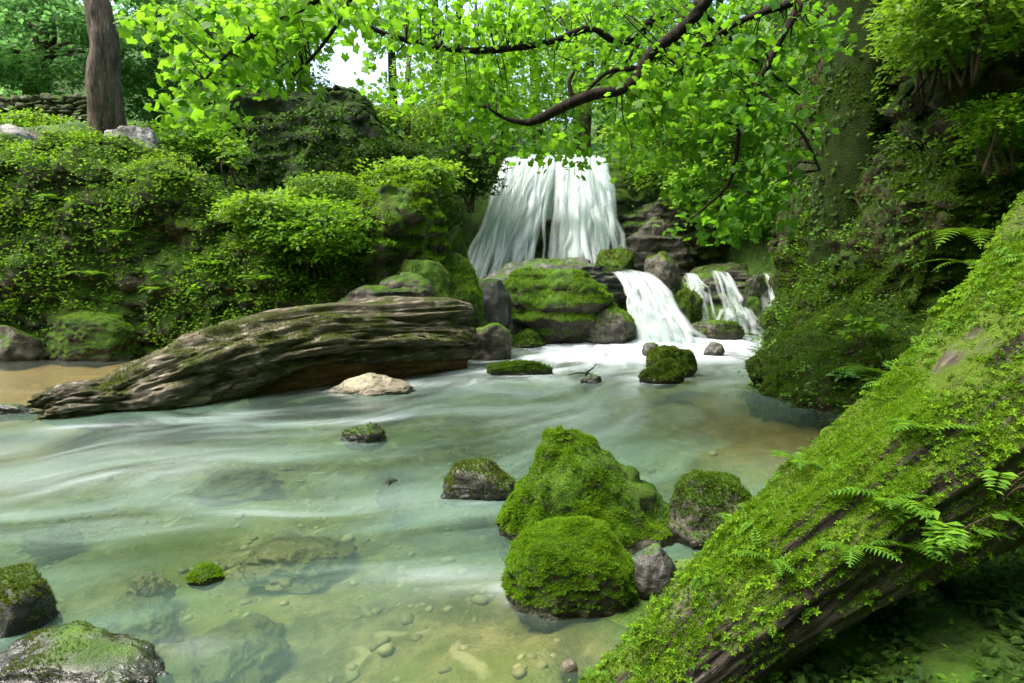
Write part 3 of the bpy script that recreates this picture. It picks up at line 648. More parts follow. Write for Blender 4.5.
# ------------------------------------------------------------------ cliffs and banks
def cliff(name, label, cat, center, size, mat, seed, n=7, moss=0, moss_mat='moss_dark', moss_size=.05, thr=-.1, nz0=-.2, **kw):
    V, F = rock_shape(size, seed, n, **kw)
    o = mesh_obj(name, V, F, MAT[mat], None, center); tag(o, label, cat)
    if moss: add_moss(o, V, F, moss, moss_mat, moss_size, seed, thr, nz0, f=.9)
    return o, V, F
def world(o, V): return V + np.array(o.location)
cl_left, VL, FL = cliff('rock_cliff', 'broad mossy rock cliff above the brown backwater on the left', 'cliff', (-7.6, 11.5, -.4), (8.2, 4.2, 3.75), 'cliff', 201, moss=100000, moss_mat='moss', moss_size=.04, p=4.5, cuts=6, amp=.09, strata=.03, freq=2.4, big=.42, bigf=.75, lump=.10, lumpf=3.5)
cl_l2, VL2, FL2 = cliff('rock_cliff', 'lower mossy rock bank sloping down behind the log', 'cliff', (-3.7, 10.9, -.4), (3.6, 3.4, 2.75), 'cliff', 203, moss=26000, moss_mat='moss', moss_size=.04, p=3.2, cuts=5, amp=.1, freq=2.2, big=.3, bigf=.9, lump=.09, lumpf=3.5)
cl_back, VB, FB = cliff('crag', 'dark ivy hung rock face in the trees left of the waterfall', 'cliff', (-5.4, 15.4, 1.8), (4.6, 2.2, 3.7), 'cliff_dark', 205, p=4.5, cuts=6, amp=.08, strata=.03, freq=2.4, big=.5, bigf=.7)
cl_fall, VF, FF = cliff('crag', 'dark wet cliff behind and beside the waterfall', 'cliff', (1.1, 16.9, .4), (8.4, 4.0, 3.45), 'cliff_dark', 207, p=5, cuts=3, amp=.06, strata=.03, freq=2.4, big=.2)
cl_r, VR, FR = cliff('rock_bank', 'towering dark mossy bank filling the upper right corner', 'bank', (7.1, 9.6, -.5), (5.0, 6.4, 8.2), 'bank_dark', 209, moss=110000, moss_mat='moss_dark', moss_size=.04, thr=-.15, nz0=-.5, p=3.8, cuts=6, amp=.12, freq=2.3, big=.45, bigf=.8, lump=.1, lumpf=3.5)
cl_r3, VR3, FR3 = cliff('rock_bank', 'dark mossy bank under the mossy tree, right of the cascades', 'bank', (5.1, 7.9, -.5), (2.7, 2.9, 3.3), 'bank_dark', 213, moss=110000, moss_mat='moss_dark', moss_size=.042, thr=-.3, nz0=-.5, p=5, cuts=2, amp=.08, freq=2.0, big=.22, bigf=1.2, lump=.08, lumpf=4.5)
cl_r2, VR2, FR2 = cliff('rock_bank', 'rounded mossy foot of the right bank overhanging the pool', 'bank', (4.0, 6.45, -.35), (2.9, 2.2, 1.3), 'bank_dark', 211, 6, moss=60000, moss_mat='moss_dark', moss_size=.03, thr=-.35, nz0=-.1, p=2.4, cuts=4, amp=.16, freq=2.0, big=.16, bigf=1.5, lump=.06, lumpf=5, lean=(.6, .1))

# ------------------------------------------------------------------ tubes, trees
def tube(path, radii, nseg=14, sub=8):
    Pt = np.asarray(path, float); R = np.asarray(radii, float); n = len(Pt)
    k = np.arange(n); t = np.linspace(0, n - 1, (n - 1) * sub + 1)
    # Catmull-Rom
    i = np.clip(t.astype(int), 0, n - 2); f = (t - i)[:, None]
    g = lambda j: Pt[np.clip(j, 0, n - 1)]
    p0, p1, p2, p3 = g(i - 1), g(i), g(i + 1), g(i + 2)
    C_ = .5 * (2 * p1 + (p2 - p0) * f + (2 * p0 - 5 * p1 + 4 * p2 - p3) * f ** 2 + (3 * p1 - p0 - 3 * p2 + p3) * f ** 3)
    r_ = np.interp(t, k, R)
    T = norm(np.gradient(C_, axis=0)); up = np.array([0, 0, 1.0]) if abs(T[0, 2]) < .9 else np.array([0, 1.0, 0])
    x = np.cross(up, T[0]); x /= np.linalg.norm(x); Xs = []
    for q in T:
        x = x - (x @ q) * q; x = x / np.linalg.norm(x); Xs.append(x)
    Xs = np.array(Xs); Ys = np.cross(T, Xs)
    a = np.linspace(0, 2 * pi, nseg, endpoint=False)
    ca, sa = np.cos(a)[None, :, None], np.sin(a)[None, :, None]
    D = Xs[:, None] * ca + Ys[:, None] * sa
    V = (C_[:, None] + D * r_[:, None, None]).reshape(-1, 3)
    m = len(C_); idx = np.arange(m * nseg).reshape(m, nseg); nx_ = np.roll(idx, -1, 1)
    F = np.stack([idx[:-1], nx_[:-1], nx_[1:], idx[1:]], -1).reshape(-1, 4)
    V = np.concatenate([V, C_[[0, -1]]]); c0, c1_ = m * nseg, m * nseg + 1
    e0 = np.stack([np.full(nseg, c0), nx_[0], idx[0], np.full(nseg, c0)], 1)[:, :3]; e1 = np.stack([np.full(nseg, c1_), idx[-1], nx_[-1]], 1)
    F = np.concatenate([tris(F), e0, e1])
    Nr = np.concatenate([D.reshape(-1, 3), -T[[0]], T[[-1]]])
    tt = np.concatenate([np.repeat(t / (n - 1), nseg), [0, 1]]); aa = np.concatenate([np.tile(a, m), [0, 0]])
    rr = np.concatenate([np.repeat(r_, nseg), [r_[0], r_[-1]]])
    return V, F, Nr, tt, aa, rr

def wob(path, a, seed):
    r_ = np.random.default_rng(seed); p = np.array(path, float); p[1:-1] += r_.normal(size=p[1:-1].shape) * a; return p

def twigs_of(starts, ends, r0=.006, r1=.002, sag=.1):
    parts = []
    for s, e in zip(starts, ends):
        L = np.linalg.norm(e - s); mid = (s + e) / 2 + np.array([0, 0, sag * L]) + rng.normal(size=3) * .06 * L
        V, F, *_ = tube([s, mid, e], [r0, (r0 + r1) / 2, r1], 5, 4); parts.append((V, F))
    return merge1(parts)

def spray_leaves(centers, radius, per, size, tmpl=LEAF, flat=.25, droop=.25, up=1.0, jit=.45):
    """flat sprays of leaves round the given centres"""
    n = len(centers); c = np.repeat(centers, per, 0); m = len(c)
    rad = np.repeat(np.broadcast_to(radius, (n,)), per)
    a = rng.random(m) * 2 * pi; q = np.sqrt(rng.random(m)) * rad
    tilt = np.repeat(rng.normal(size=(n, 2)) * .25, per, 0)
    off = np.stack([np.cos(a) * q, np.sin(a) * q, np.zeros(m)], 1)
    off[:, 2] = off[:, 0] * tilt[:, 0] + off[:, 1] * tilt[:, 1] - droop * q * q / np.maximum(rad, .01) + rng.normal(size=m) * flat * rad * .35
    z = np.stack([-tilt[:, 0], -tilt[:, 1], np.full(m, up)], 1) + rng.normal(size=(m, 3)) * jit
    x = off * np.array([1, 1, .3]) + rng.normal(size=(m, 3)) * rad[:, None] * .4 + np.array([0, 0, -.2]) * rad[:, None]
    return instances(tmpl[0], tmpl[1], c + off, z, size * rng.uniform(.45, 1.35, m), x)

def ell_points(c, r3, n, shell=.55):
    d = norm(rng.normal(size=(n, 3))); q = rng.uniform(shell, 1, n) ** .7
    return np.asarray(c) + d * q[:, None] * np.asarray(r3)

def tree(name, label, base, height, tr, crowns, leaf, size, nspray, per, srad, group='trees around the gorge', bark='bark', lean=(0, 0), cat='tree', tmpl=LEAF, seed=0, up=1.0, limbs=6):
    base = np.asarray(base, float); e = empty(name, base); tag(e, label, cat, group)
    r_ = np.random.default_rng(seed)
    n = 6; path = [np.array([lean[0] * (k / n) ** 1.3 * height, lean[1] * (k / n) * height, height * k / n - (.3 if k == 0 else 0)]) for k in range(n + 1)]
    path = wob(path, tr * .35, seed); rad = [tr * (1.35 if k == 0 else 1 - .8 * k / n) for k in range(n + 1)]
    V, F, Nr, tt, aa, rr = tube(path, rad, 40, 16)
    V = V + Nr * (rr * (.30 * fbm(V * np.array([3, 3, 1.2]) / max(tr * 4, .3), 4, seed) + .14 * ridged(V * np.array([6, 6, 1.2]) / max(tr * 4, .3), 3, seed + 2)))[:, None]
    mesh_obj('trunk', V, F, MAT[bark], e)
    parts = []; sp_all = []
    for (c, r3, frac) in crowns:
        c = np.asarray(c) - base; k = max(3, int(nspray * frac))
        sp = ell_points(c, r3, k); sp_all.append(sp)
        for j in range(limbs):
            q = sp[r_.integers(len(sp))]; zt = np.clip((q[2] - .3 * abs(q[0])) / height, .25, .95)
            ii = zt * n; i0 = int(ii); s = path[i0] + (path[min(i0 + 1, n)] - path[i0]) * (ii - i0)
            mid = (s + q) / 2 + np.array([0, 0, .12 * np.linalg.norm(q - s)])
            tv, tf, *_ = tube([s, mid, q], [tr * .3, tr * .16, tr * .04], 6, 5); parts.append((tv, tf))
    if parts:
        tv, tf = merge1(parts); mesh_obj('limbs', tv, tf, MAT[bark], e)
    sp = np.concatenate(sp_all)
    lv, lf = spray_leaves(sp, srad * rng.uniform(.6, 1.3, len(sp)), per, size, tmpl, up=up)
    mesh_obj('crown', lv, lf, MAT[leaf], e, smooth=False)
    return e

def gz1(x, y): return float(ground_h(np.array([[x]]), np.array([[y]]))[0, 0])
def on_ground(px, Y):
    x = (px - CX) / FPX * Y; return np.array([x, Y, gz1(x, Y)])

# the slim tree by the wall
b = P(108, 134, 12.0); b[2] -= .1
tree('slim_tree', 'slim grey brown tree standing in front of the dry stone wall', b, 9.0, .26, [((b[0] - .5, 13.0, 11.0), (3.2, 2.2, 2.0), 1.0)], 'leaf_mid', .13, 90, 60, .6, lean=(-.035, .02), seed=3)

def shrub(name, label, base, r3, leaf, size, nspray, per, srad, cat='shrub', group='shrubs and saplings', stems=7, h0=.1, tmpl=LEAF, up=1.0, stemr=.02, bark='twig'):
    base = np.asarray(base, float); e = empty(name, base); tag(e, label, cat, group)
    c = np.array([0, 0, h0 + r3[2]]); sp = ell_points(c, r3, nspray, .35)
    idx = rng.choice(len(sp), min(stems, len(sp)), replace=False); parts = []
    for q in sp[idx]:
        s = np.array([rng.normal() * .08, rng.normal() * .08, -.15]); mid = (s + q) / 2 + np.array([0, 0, .1]) + rng.normal(size=3) * .05
        V, F, *_ = tube([s, mid, q], [stemr, stemr * .7, stemr * .25], 6, 5); parts.append((V, F))
    V, F = merge1(parts); mesh_obj('stems', V, F, MAT[bark], e)
    lv, lf = spray_leaves(sp, srad * rng.uniform(.6, 1.3, len(sp)), per, size, tmpl, up=up)
    mesh_obj('foliage', lv, lf, MAT[leaf], e, smooth=False); return e

def crown_at(px, py, Y, rx, ry, rz, f=1.0): return (P(px, py, Y), (rx, ry, rz), f)
TG = 'trees around the gorge'
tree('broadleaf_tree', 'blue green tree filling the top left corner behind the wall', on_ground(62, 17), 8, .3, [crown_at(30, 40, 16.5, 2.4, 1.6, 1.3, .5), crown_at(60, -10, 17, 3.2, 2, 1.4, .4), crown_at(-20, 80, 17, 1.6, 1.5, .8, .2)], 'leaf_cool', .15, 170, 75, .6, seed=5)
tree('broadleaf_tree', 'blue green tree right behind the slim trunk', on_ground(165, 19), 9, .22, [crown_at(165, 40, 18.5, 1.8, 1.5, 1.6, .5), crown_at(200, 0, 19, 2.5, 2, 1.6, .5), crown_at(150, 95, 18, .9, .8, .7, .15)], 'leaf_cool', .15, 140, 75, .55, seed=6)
tree('broadleaf_tree', 'dark leaved tree above the ivy hung rock face', on_ground(260, 21), 9, .22, [crown_at(258, 60, 20, 1.8, 1.5, 1.4, .5), crown_at(240, 10, 21, 3, 2, 1.6, .5)], 'leaf_mid', .16, 130, 70, .6, seed=7)
tree('young_tree', 'slender pale green tree in the gap left of the waterfall', on_ground(412, 16.5), 5.6, .09, [crown_at(420, 95, 16.2, 1.5, 1.0, .9, .4), crown_at(395, 128, 16, 1.2, .8, .5, .3), crown_at(440, 150, 16, .8, .7, .5, .15), crown_at(380, 160, 16, .9, .7, .35, .2)], 'leaf_lime', .105, 150, 60, .42, seed=8, limbs=5)
tree('young_tree', 'thin stemmed mid green tree nearest the left edge of the waterfall', on_ground(478, 18), 6, .08, [crown_at(475, 120, 17.5, 1.3, 1, 1.3, .6), crown_at(500, 70, 18, 2.0, 1.5, 1.3, .6)], 'leaf_mid', .12, 130, 60, .5, seed=9, limbs=5)
tree('broadleaf_tree', 'tall mid green tree above the waterfall lip', on_ground(585, 21), 9, .2, [crown_at(560, 70, 20, 2.6, 1.6, 1.8, .6), crown_at(640, 40, 21, 2.6, 1.6, 2, .6)], 'leaf_mid', .15, 150, 70, .6, seed=10)
tree('broadleaf_tree', 'bright tree hanging over the rock shelf right of the waterfall', on_ground(690, 16.5), 6, .14, [crown_at(660, 120, 15.5, 1.3, 1, 1.2, .5), crown_at(720, 90, 16, 1.6, 1.2, 1.5, .5), crown_at(700, 175, 15, 1.2, .9, .8, .35)], 'leaf_lime', .12, 170, 70, .48, seed=12)
tree('broadleaf_tree', 'mid green tree behind the mossy trunk on the right', on_ground(800, 17), 8, .16, [crown_at(780, 120, 15.5, 1.6, 1, 1.6, .5), crown_at(800, 40, 16, 2.2, 1.5, 1.6, .5), crown_at(770, 190, 14.6, .9, .7, .7, .2)], 'leaf_mid', .12, 170, 70, .5, seed=13)

# mossy tree on the right bank
b = P(858, 172, 8.4); b[2] -= 1.3
tree('mossy_tree', 'thick dark mossy trunk growing from the right bank', b, 8.5, .40, [((b[0] - 1.2, 7.0, 9.2), (4.0, 4.0, 1.5), .7)], 'leaf_mid', .14, 110, 60, .7, bark='bark_moss', lean=(.0, -.02), seed=15)
mt_ = [o for o in bpy.data.objects if o.parent and o.parent.name == 'mossy_tree' and o.name.startswith('trunk')][0]
mv = np.array([v.co[:] for v in mt_.data.vertices]); mf = np.array([p.vertices[:] for p in mt_.data.polygons])
add_moss(mt_.parent, mv, mf, 26000, 'moss_dark', .03, 5, .12, -1.2, f=1.4)
p, nn = scatter(mv, mf, 2600, moss_mask(8, .22, -1.2, .9)); lv, lf = instances(LEAF[0], LEAF[1], p + nn * .03, nn + rng.normal(size=p.shape) * .4 + [0, 0, .5], .09 * rng.uniform(.5, 1.2, len(p)))
mesh_obj('ivy', lv, lf, MAT['leaf_dark'], mt_.parent, smooth=False)

# the wood behind everything
def woodland():
    n = 6400
    c = np.stack([rng.uniform(-34, 34, n), rng.uniform(27, 38, n), rng.uniform(3, 24, n)], 1)
    keep = fbm(c * .16, 3, 77) > -.12
    for (px, py, r_) in ((352, 70, 2.3), (530, 90, 1.0), (395, 62, 1.3), (160, 70, 1.3), (480, 40, .9), (320, 95, 1.2)):
        q = c * (30 / c[:, 1])[:, None] + np.array([0, 0, 1.3]) * (1 - 30 / c[:, 1])[:, None]
        keep &= np.hypot(q[:, 0] - P(px, py, 30)[0], (q[:, 2] - P(px, py, 30)[2])) > r_
    c = c[keep]
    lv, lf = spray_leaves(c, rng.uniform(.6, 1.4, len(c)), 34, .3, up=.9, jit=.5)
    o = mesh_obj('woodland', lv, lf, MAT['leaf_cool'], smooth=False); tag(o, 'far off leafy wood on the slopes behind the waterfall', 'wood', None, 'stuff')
    tr = []
    for k in range(26):
        x = rng.uniform(-26, 26); y = rng.uniform(28, 37); z = gz1(x, y)
        V, F, *_ = tube(wob([(x, y, z - .3), (x, y, z + 5), (x + rng.normal() * .5, y, z + 11)], .2, k), [.28, .2, .1], 8, 4); tr.append((V, F))
    V, F = merge1(tr); mesh_obj('far_trunks', V, F, MAT['bark_moss'], o)
woodland()

# shrubs
shrub('shrub', 'bright leafy bush spilling over the bank behind the log', P(322, 268, 9.3), (.95, .6, .48), 'leaf_herb', .075, 150, 42, .22)
shrub('shrub', 'bright bush on the shoulder of the left bank', P(262, 232, 9.5), (.6, .5, .25), 'leaf_lime', .07, 90, 40, .22)
shrub('shrub', 'pale green shrub at the foot of the ivy hung rock face', P(325, 215, 12.5), (.85, .5, .38), 'leaf_lime', .08, 90, 40, .26)
shrub('shrub', 'lime green shrub growing over the topmost pile rock', P(415, 200, 10.4), (.75, .5, .30), 'leaf_lime', .085, 110, 40, .26)
shrub('shrub', 'dark glossy bush between the pile and the waterfall', P(470, 205, 13.6), (.7, .6, .8), 'leaf_dark', .09, 120, 44, .3)
shrub('shrub', 'dark bush in the shade below the slender pale tree', P(405, 190, 14.5), (1.4, .7, .5), 'leaf_dark', .10, 140, 44, .32)
shrub('shrub', 'leafy shrub drooping over the tilted rock shelves', P(705, 220, 13.6), (.75, .6, .55), 'leaf_mid', .09, 130, 44, .28)
shrub('shrub', 'dark leafy shrub against the right bank behind the cascades', P(770, 246, 13.0), (.7, .5, .6), 'leaf_mid', .09, 110, 44, .28)
shrub('shrub', 'green shrub at the base of the slim tree', P(200, 165, 12.2), (.9, .6, .35), 'leaf_mid', .09, 110, 40, .26)
shrub('shrub', 'leafy shrub hanging from the tall bank in the top right corner', P(965, 70, 6.2), (.8, .5, .5), 'leaf_lime', .075, 120, 44, .24)
shrub('shrub', 'leafy shrub right beside the mossy tree', P(925, 80, 6.9), (.55, .45, .55), 'leaf_lime', .075, 90, 44, .24)
shrub('shrub', 'small shrub on the bank right behind the top of the fallen trunk', P(1000, 160, 6.2), (.4, .4, .3), 'leaf_herb', .06, 60, 36, .2)
sap = shrub('sapling', 'upright leafy sapling in front of the ivy hung rock face', P(234, 178, 10.8), (.22, .2, .35), 'leaf_lime', .10, 16, 9, .12, stems=3)
shrub('shrub', 'low bush growing along the wall foot in the top left', P(30, 140, 12.6), (1.1, .5, .2), 'leaf_lime', .08, 90, 36, .22)

# ------------------------------------------------------------------ undergrowth on the cliffs
def cover(name, label, src, n, mat, size, seed, thr, nz0, tmpl=LEAF, f=.9, upw=.9, extra=None, lift=.03):
    V, F, o = src
    mk = moss_mask(seed, thr, nz0, f)
    p, nn = scatter(V, F, n, mk)
    if extra is not None:
        wp = p + np.array(o.location); k = extra(wp); p, nn = p[k], nn[k]
    p = p + nn * rng.uniform(0, 1, len(p))[:, None] * lift * 2 + rng.normal(size=p.shape) * lift
    z = nn * .8 + rng.normal(size=p.shape) * .5 + np.array([0, -.1, upw])
    lv, lf = instances(tmpl[0], tmpl[1], p + np.array(o.location), z, size * rng.uniform(.5, 1.3, len(p)))
    ob = mesh_obj(name, lv, lf, MAT[mat], smooth=False); tag(ob, label, 'undergrowth', None, 'stuff'); return ob
L_ = (VL, FL, cl_left); L2_ = (VL2, FL2, cl_l2); R_ = (VR, FR, cl_r); R3_ = (VR3, FR3, cl_r3); R2_ = (VR2, FR2, cl_r2); B_ = (VB, FB, cl_back); F_ = (VF, FF, cl_fall)
cover('grass', 'lime green grass and moss along the top of the left cliff', L_, 60000, 'grass', .06, 1, -.5, .75, upw=1.5)
cover('ground_cover', 'small leaved plants hanging over the left cliff', L_, 42000, 'leaf_herb', .055, 2, .12, -.1, f=.7)
cover('ground_cover', 'small leaved plants over the sloping bank behind the log', L2_, 42000, 'leaf_herb', .055, 3, -.15, .0)
cover('ivy', 'ivy and small leaves matted over the tall right bank', R_, 60000, 'leaf_dark', .07, 4, -.05, -.6, f=.8, upw=.5)
cover('ivy', 'small leaves matted over the bank below the mossy tree', R3_, 30000, 'leaf_dark', .055, 24, -.02, -.6, f=1.2, upw=.6)
cover('ground_cover', 'brighter leafy plants among the ivy of the right bank', R_, 26000, 'leaf_herb', .06, 14, .18, -.4, f=.8)
cover('ground_cover', 'leafy plants over the rounded foot of the right bank', R2_, 9000, 'leaf_dark', .045, 5, .05, -.1, f=1.4)
cover('ivy', 'dark ivy hanging on the rock face left of the waterfall', B_, 30000, 'leaf_mid', .075, 6, .0, -.6, f=.8, upw=.4)
cover('ivy', 'dark ferny growth on the cliff beside the waterfall', F_, 30000, 'leaf_dark', .09, 7, -.2, -.4, f=.7, extra=lambda w: (w[:, 0] > 2.7) | (w[:, 0] < -1.2) | (w[:, 2] > 3.75))
def clumps(name, label, src, n, mat, size, rad, per, seed, thr, nz0, f=.8, extra=None, droop=.8, out=.08):
    V, F, o = src
    p, nn = scatter(V, F, n, moss_mask(seed, thr, nz0, f)); p = p + np.array(o.location)
    if extra is not None: k = extra(p); p, nn = p[k], nn[k]
    lv, lf = spray_leaves(p + nn * out, rad * rng.uniform(.5, 1.4, len(p)), per, size, LEAF, flat=.9, droop=droop, up=.9, jit=.5)
    tag(mesh_obj(name, lv, lf, MAT[mat], smooth=False), label, 'undergrowth', None, 'stuff')
clumps('ground_cover', 'leafy clumps tumbling down the upper face of the left cliff', L_, 5200, 'leaf_herb', .06, .19, 26, 41, -.08, -.35, 1.3, lambda w: w[:, 2] > .35)
clumps('ground_cover', 'lime leafy fringe along the rim of the left cliff', L_, 1100, 'grass', .065, .20, 26, 42, -.5, .45, 1.0, lambda w: w[:, 2] > 2.3)
clumps('ground_cover', 'leafy clumps all over the sloping bank behind the log', L2_, 2400, 'leaf_herb', .06, .20, 30, 43, -.3, -.2, 1.1)
clumps('ground_cover', 'lime leafy clumps on the crest of the sloping bank', L2_, 900, 'grass', .06, .18, 26, 44, -.4, .3, 1.0)
clumps('ground_cover', 'leafy clumps hanging on the tall right bank', R_, 3600, 'leaf_mid', .065, .24, 24, 45, -.02, -.6, 1.0, lambda w: w[:, 1] < 9)
clumps('ground_cover', 'leafy clumps on the bank below the mossy tree', R3_, 320, 'leaf_mid', .05, .16, 24, 46, .0, -.5, 1.4)
clumps('ground_cover', 'leafy fringe on top of the bank below the mossy tree', R3_, 260, 'leaf_herb', .06, .2, 24, 47, -.5, .6, 1.0)
clumps('ground_cover', 'bright leafy clumps on the rounded foot of the right bank', R2_, 240, 'leaf_mid', .045, .13, 26, 48, -.05, .0, 1.6)
# ground plants elsewhere
tri = tris(gF)
ctr = gV[tri].mean(1)
sel = tri[(np.abs(ctr[:, 0]) < 14) & (ctr[:, 1] > 9.5) & (ctr[:, 1] < 26) & (ctr[:, 2] > .6)]
p, nn = scatter(gV, sel, 90000, moss_mask(91, -.35, .0, .5))
k = ~((p[:, 0] > -1.2) & (p[:, 0] < 5.4) & (p[:, 1] < 15.6)); p, nn = p[k], nn[k]
lv, lf = instances(LEAF[0], LEAF[1], p + np.array([0, 0, 1.0]) * rng.uniform(0, .25, len(p))[:, None], nn + rng.normal(size=p.shape) * .45, .12 * rng.uniform(.5, 1.3, len(p)))
tag(mesh_obj('undergrowth', lv, lf, MAT['leaf_mid'], smooth=False), 'leafy undergrowth carpeting the floor of the wood', 'undergrowth', None, 'stuff')

sel = tri[(ctr[:, 0] > 3.7) & (ctr[:, 0] < 7) & (ctr[:, 1] > 2.5) & (ctr[:, 1] < 8) & (ctr[:, 2] > .05)]
p, nn = scatter(gV, sel, 3200, None)
lv, lf = spray_leaves(p + np.array([0, 0, .04]), rng.uniform(.08, .2, len(p)), 22, .045, droop=.5)
tag(mesh_obj('ground_cover', lv, lf, MAT['leaf_herb'], smooth=False), 'leafy plants on the shaded slope behind the fallen trunk', 'ground cover', None, 'stuff')

# ------------------------------------------------------------------ dry stone wall
def dry_wall():
    a = P(-60, 138, 14.5); bb = P(104, 136, 13.6); L = np.linalg.norm(bb[:2] - a[:2]); d = (bb - a) / np.linalg.norm(bb - a); nrm = np.array([-d[1], d[0], 0])
    parts = []; z = -.3; top = .85; r_ = np.random.default_rng(4)
    while z < top:
        h = r_.uniform(.07, .15); s = r_.uniform(-.2, 0)
        while s < L + .2:
            w = r_.uniform(.16, .42)
            V, F = rock_shape((w * 1.05, .5, h * r_.uniform(.85, 1.5)), int(r_.integers(1e6)), 3, p=3.2, cuts=5, amp=.16)
            an = r_.normal() * .10; V = np.stack([V[:, 0] * cos(an) - V[:, 2] * sin(an), V[:, 1], V[:, 0] * sin(an) + V[:, 2] * cos(an) + r_.normal() * .015], 1)
            hx = .55 if z + h < top else .6
            V = V + [0, 0, z]
            parts.append((d * (s + w / 2) + V[:, :1] * d + V[:, 1:2] * nrm * hx + V[:, 2:] * np.array([0, 0, 1]) + r_.normal() * .02 * nrm, F)); s += w
        z += h
    V, F = merge1(parts); o = mesh_obj('dry_stone_wall', V, F, MAT['wall'], None, a); tag(o, 'dry stone wall running behind the slim tree at top left', 'wall')
MAT['wall'] = mat_rock('wall_stone', (.05, .045, .03), (.11, .10, .07), (.22, .20, .155), thr=.42, scale=1.5)
dry_wall()

# ------------------------------------------------------------------ left log
def left_log():
    base = W(250, 415); e = empty('fallen_log', base); tag(e, 'weathered grey driftwood log lying across the stream on the left', 'log')
    pts = [(42, 411, 5.55, .18), (75, 405, 5.7, .27), (120, 400, 5.95, .36), (185, 380, 6.3, .46), (240, 362, 6.7, .46), (310, 348, 7.2, .46), (390, 340, 7.8, .44), (440, 340, 8.2, .40), (468, 342, 8.45, .30)]
    V, F, Nr, tt, aa, rr = tube([P(a, b_, c) for a, b_, c, _ in pts], [q[3] * .92 for q in pts], 160, 26)
    u = tt * 4.6
    q = np.stack([u * 1.7, np.cos(aa) * 2.2, np.sin(aa) * 2.2], 1)
    g = ridged(q * np.array([.55, 1.6, 1.6]), 4, 5); f = fbm(q * np.array([1.2, 1, 1]), 4, 6); fine = ridged(q * np.array([.8, 7, 7]), 3, 8)
    pits = np.clip(fbm(q * np.array([1.8, 2.4, 2.4]), 3, 15) - .12, 0, 1)
    endrag = sstep(.16, 0, tt)
    V = V + Nr * (rr * (.08 * g + .30 * f + .03 * fine - .4 * pits - .09 * np.exp(-(fbm(q * np.array([.7, 1.1, 1.1]), 4, 91) / .05) ** 2) + endrag * .55 * fbm(q * 3, 3, 9)))[:, None]
    axd = (AX_LOG / np.linalg.norm(AX_LOG))
    V = V + axd * (sstep(.05, 0, tt) * .34 * fbm(np.stack([np.cos(aa) * 2.6, np.sin(aa) * 2.6, rr * 3], 1), 3, 77))[:, None]
    cl = np.array([P(a, b_, c) for a, b_, c, _ in pts]); ct = np.stack([np.interp(tt, np.linspace(0, 1, len(pts)), cl[:, i]) for i in range(3)], 1)
    V[:, 2] = ct[:, 2] + (V[:, 2] - ct[:, 2]) * (.86 - .12 * sstep(.35, 0, tt)); V[:, 1] = ct[:, 1] + (V[:, 1] - ct[:, 1]) * 1.2
    # broken shelf along the flank: the top overhangs a hollow
    side = Nr @ np.array([.3, -.95, 0]); low_ = np.exp(-((Nr[:, 2] + .25) / .22) ** 2) * (side > 0) * sstep(.42, .62, tt)
    V = V - Nr * (rr * .42 * low_)[:, None]
    o = mesh_obj('trunk', V - base, F, MAT['log'], e)
    add_moss(e, V - base, F, 50000, 'moss_olive', .015, 6, .06, .1, f=1.3)
    # split upper slab
    pts = [(222, 332, 6.9, .10), (270, 326, 7.1, .15), (330, 319, 7.5, .17), (400, 315, 7.9, .17), (450, 312, 8.3, .15), (470, 311, 8.5, .09)]
    V, F, Nr, tt, aa, rr = tube([P(a, b_, c) for a, b_, c, _ in pts], [q[3] for q in pts], 90, 26)
    u = tt * 3.0; q = np.stack([u, np.cos(aa) * 2.2, np.sin(aa) * 2.2], 1)
    V = V + Nr * (rr * (.2 * ridged(q * np.array([.6, 1.5, 1.5]), 4, 25) + .4 * fbm(q, 4, 26) + .1 * ridged(q * np.array([1, 7, 7]), 3, 28)))[:, None]
    V = V + (np.abs(Nr @ np.array([-.2, .98, 0])) * Nr[:, :].T * 0).T
    V[:, 1] += Nr[:, 1] * rr * .9
    mesh_obj('split_slab', V - base, F, MAT['log'], e)
    # heartwood foot
    pts = [(250, 398, 6.65, .12), (310, 378, 7.05, .2), (370, 366, 7.55, .24), (430, 362, 8.0, .2), (462, 362, 8.3, .12)]
    V, F, Nr, tt, aa, rr = tube([P(a, b_, c) for a, b_, c, _ in pts], [q[3] for q in pts], 70, 22)
    u = tt * 3.0; q = np.stack([u, np.cos(aa) * 2.2, np.sin(aa) * 2.2], 1)
    V = V + Nr * (rr * (.25 * ridged(q * np.array([.7, 1.6, 1.6]), 4, 35) + .25 * fbm(q * 1.3, 4, 36)))[:, None]
    mesh_obj('heartwood', V - base, F, MAT['log_red'], e)
left_log()

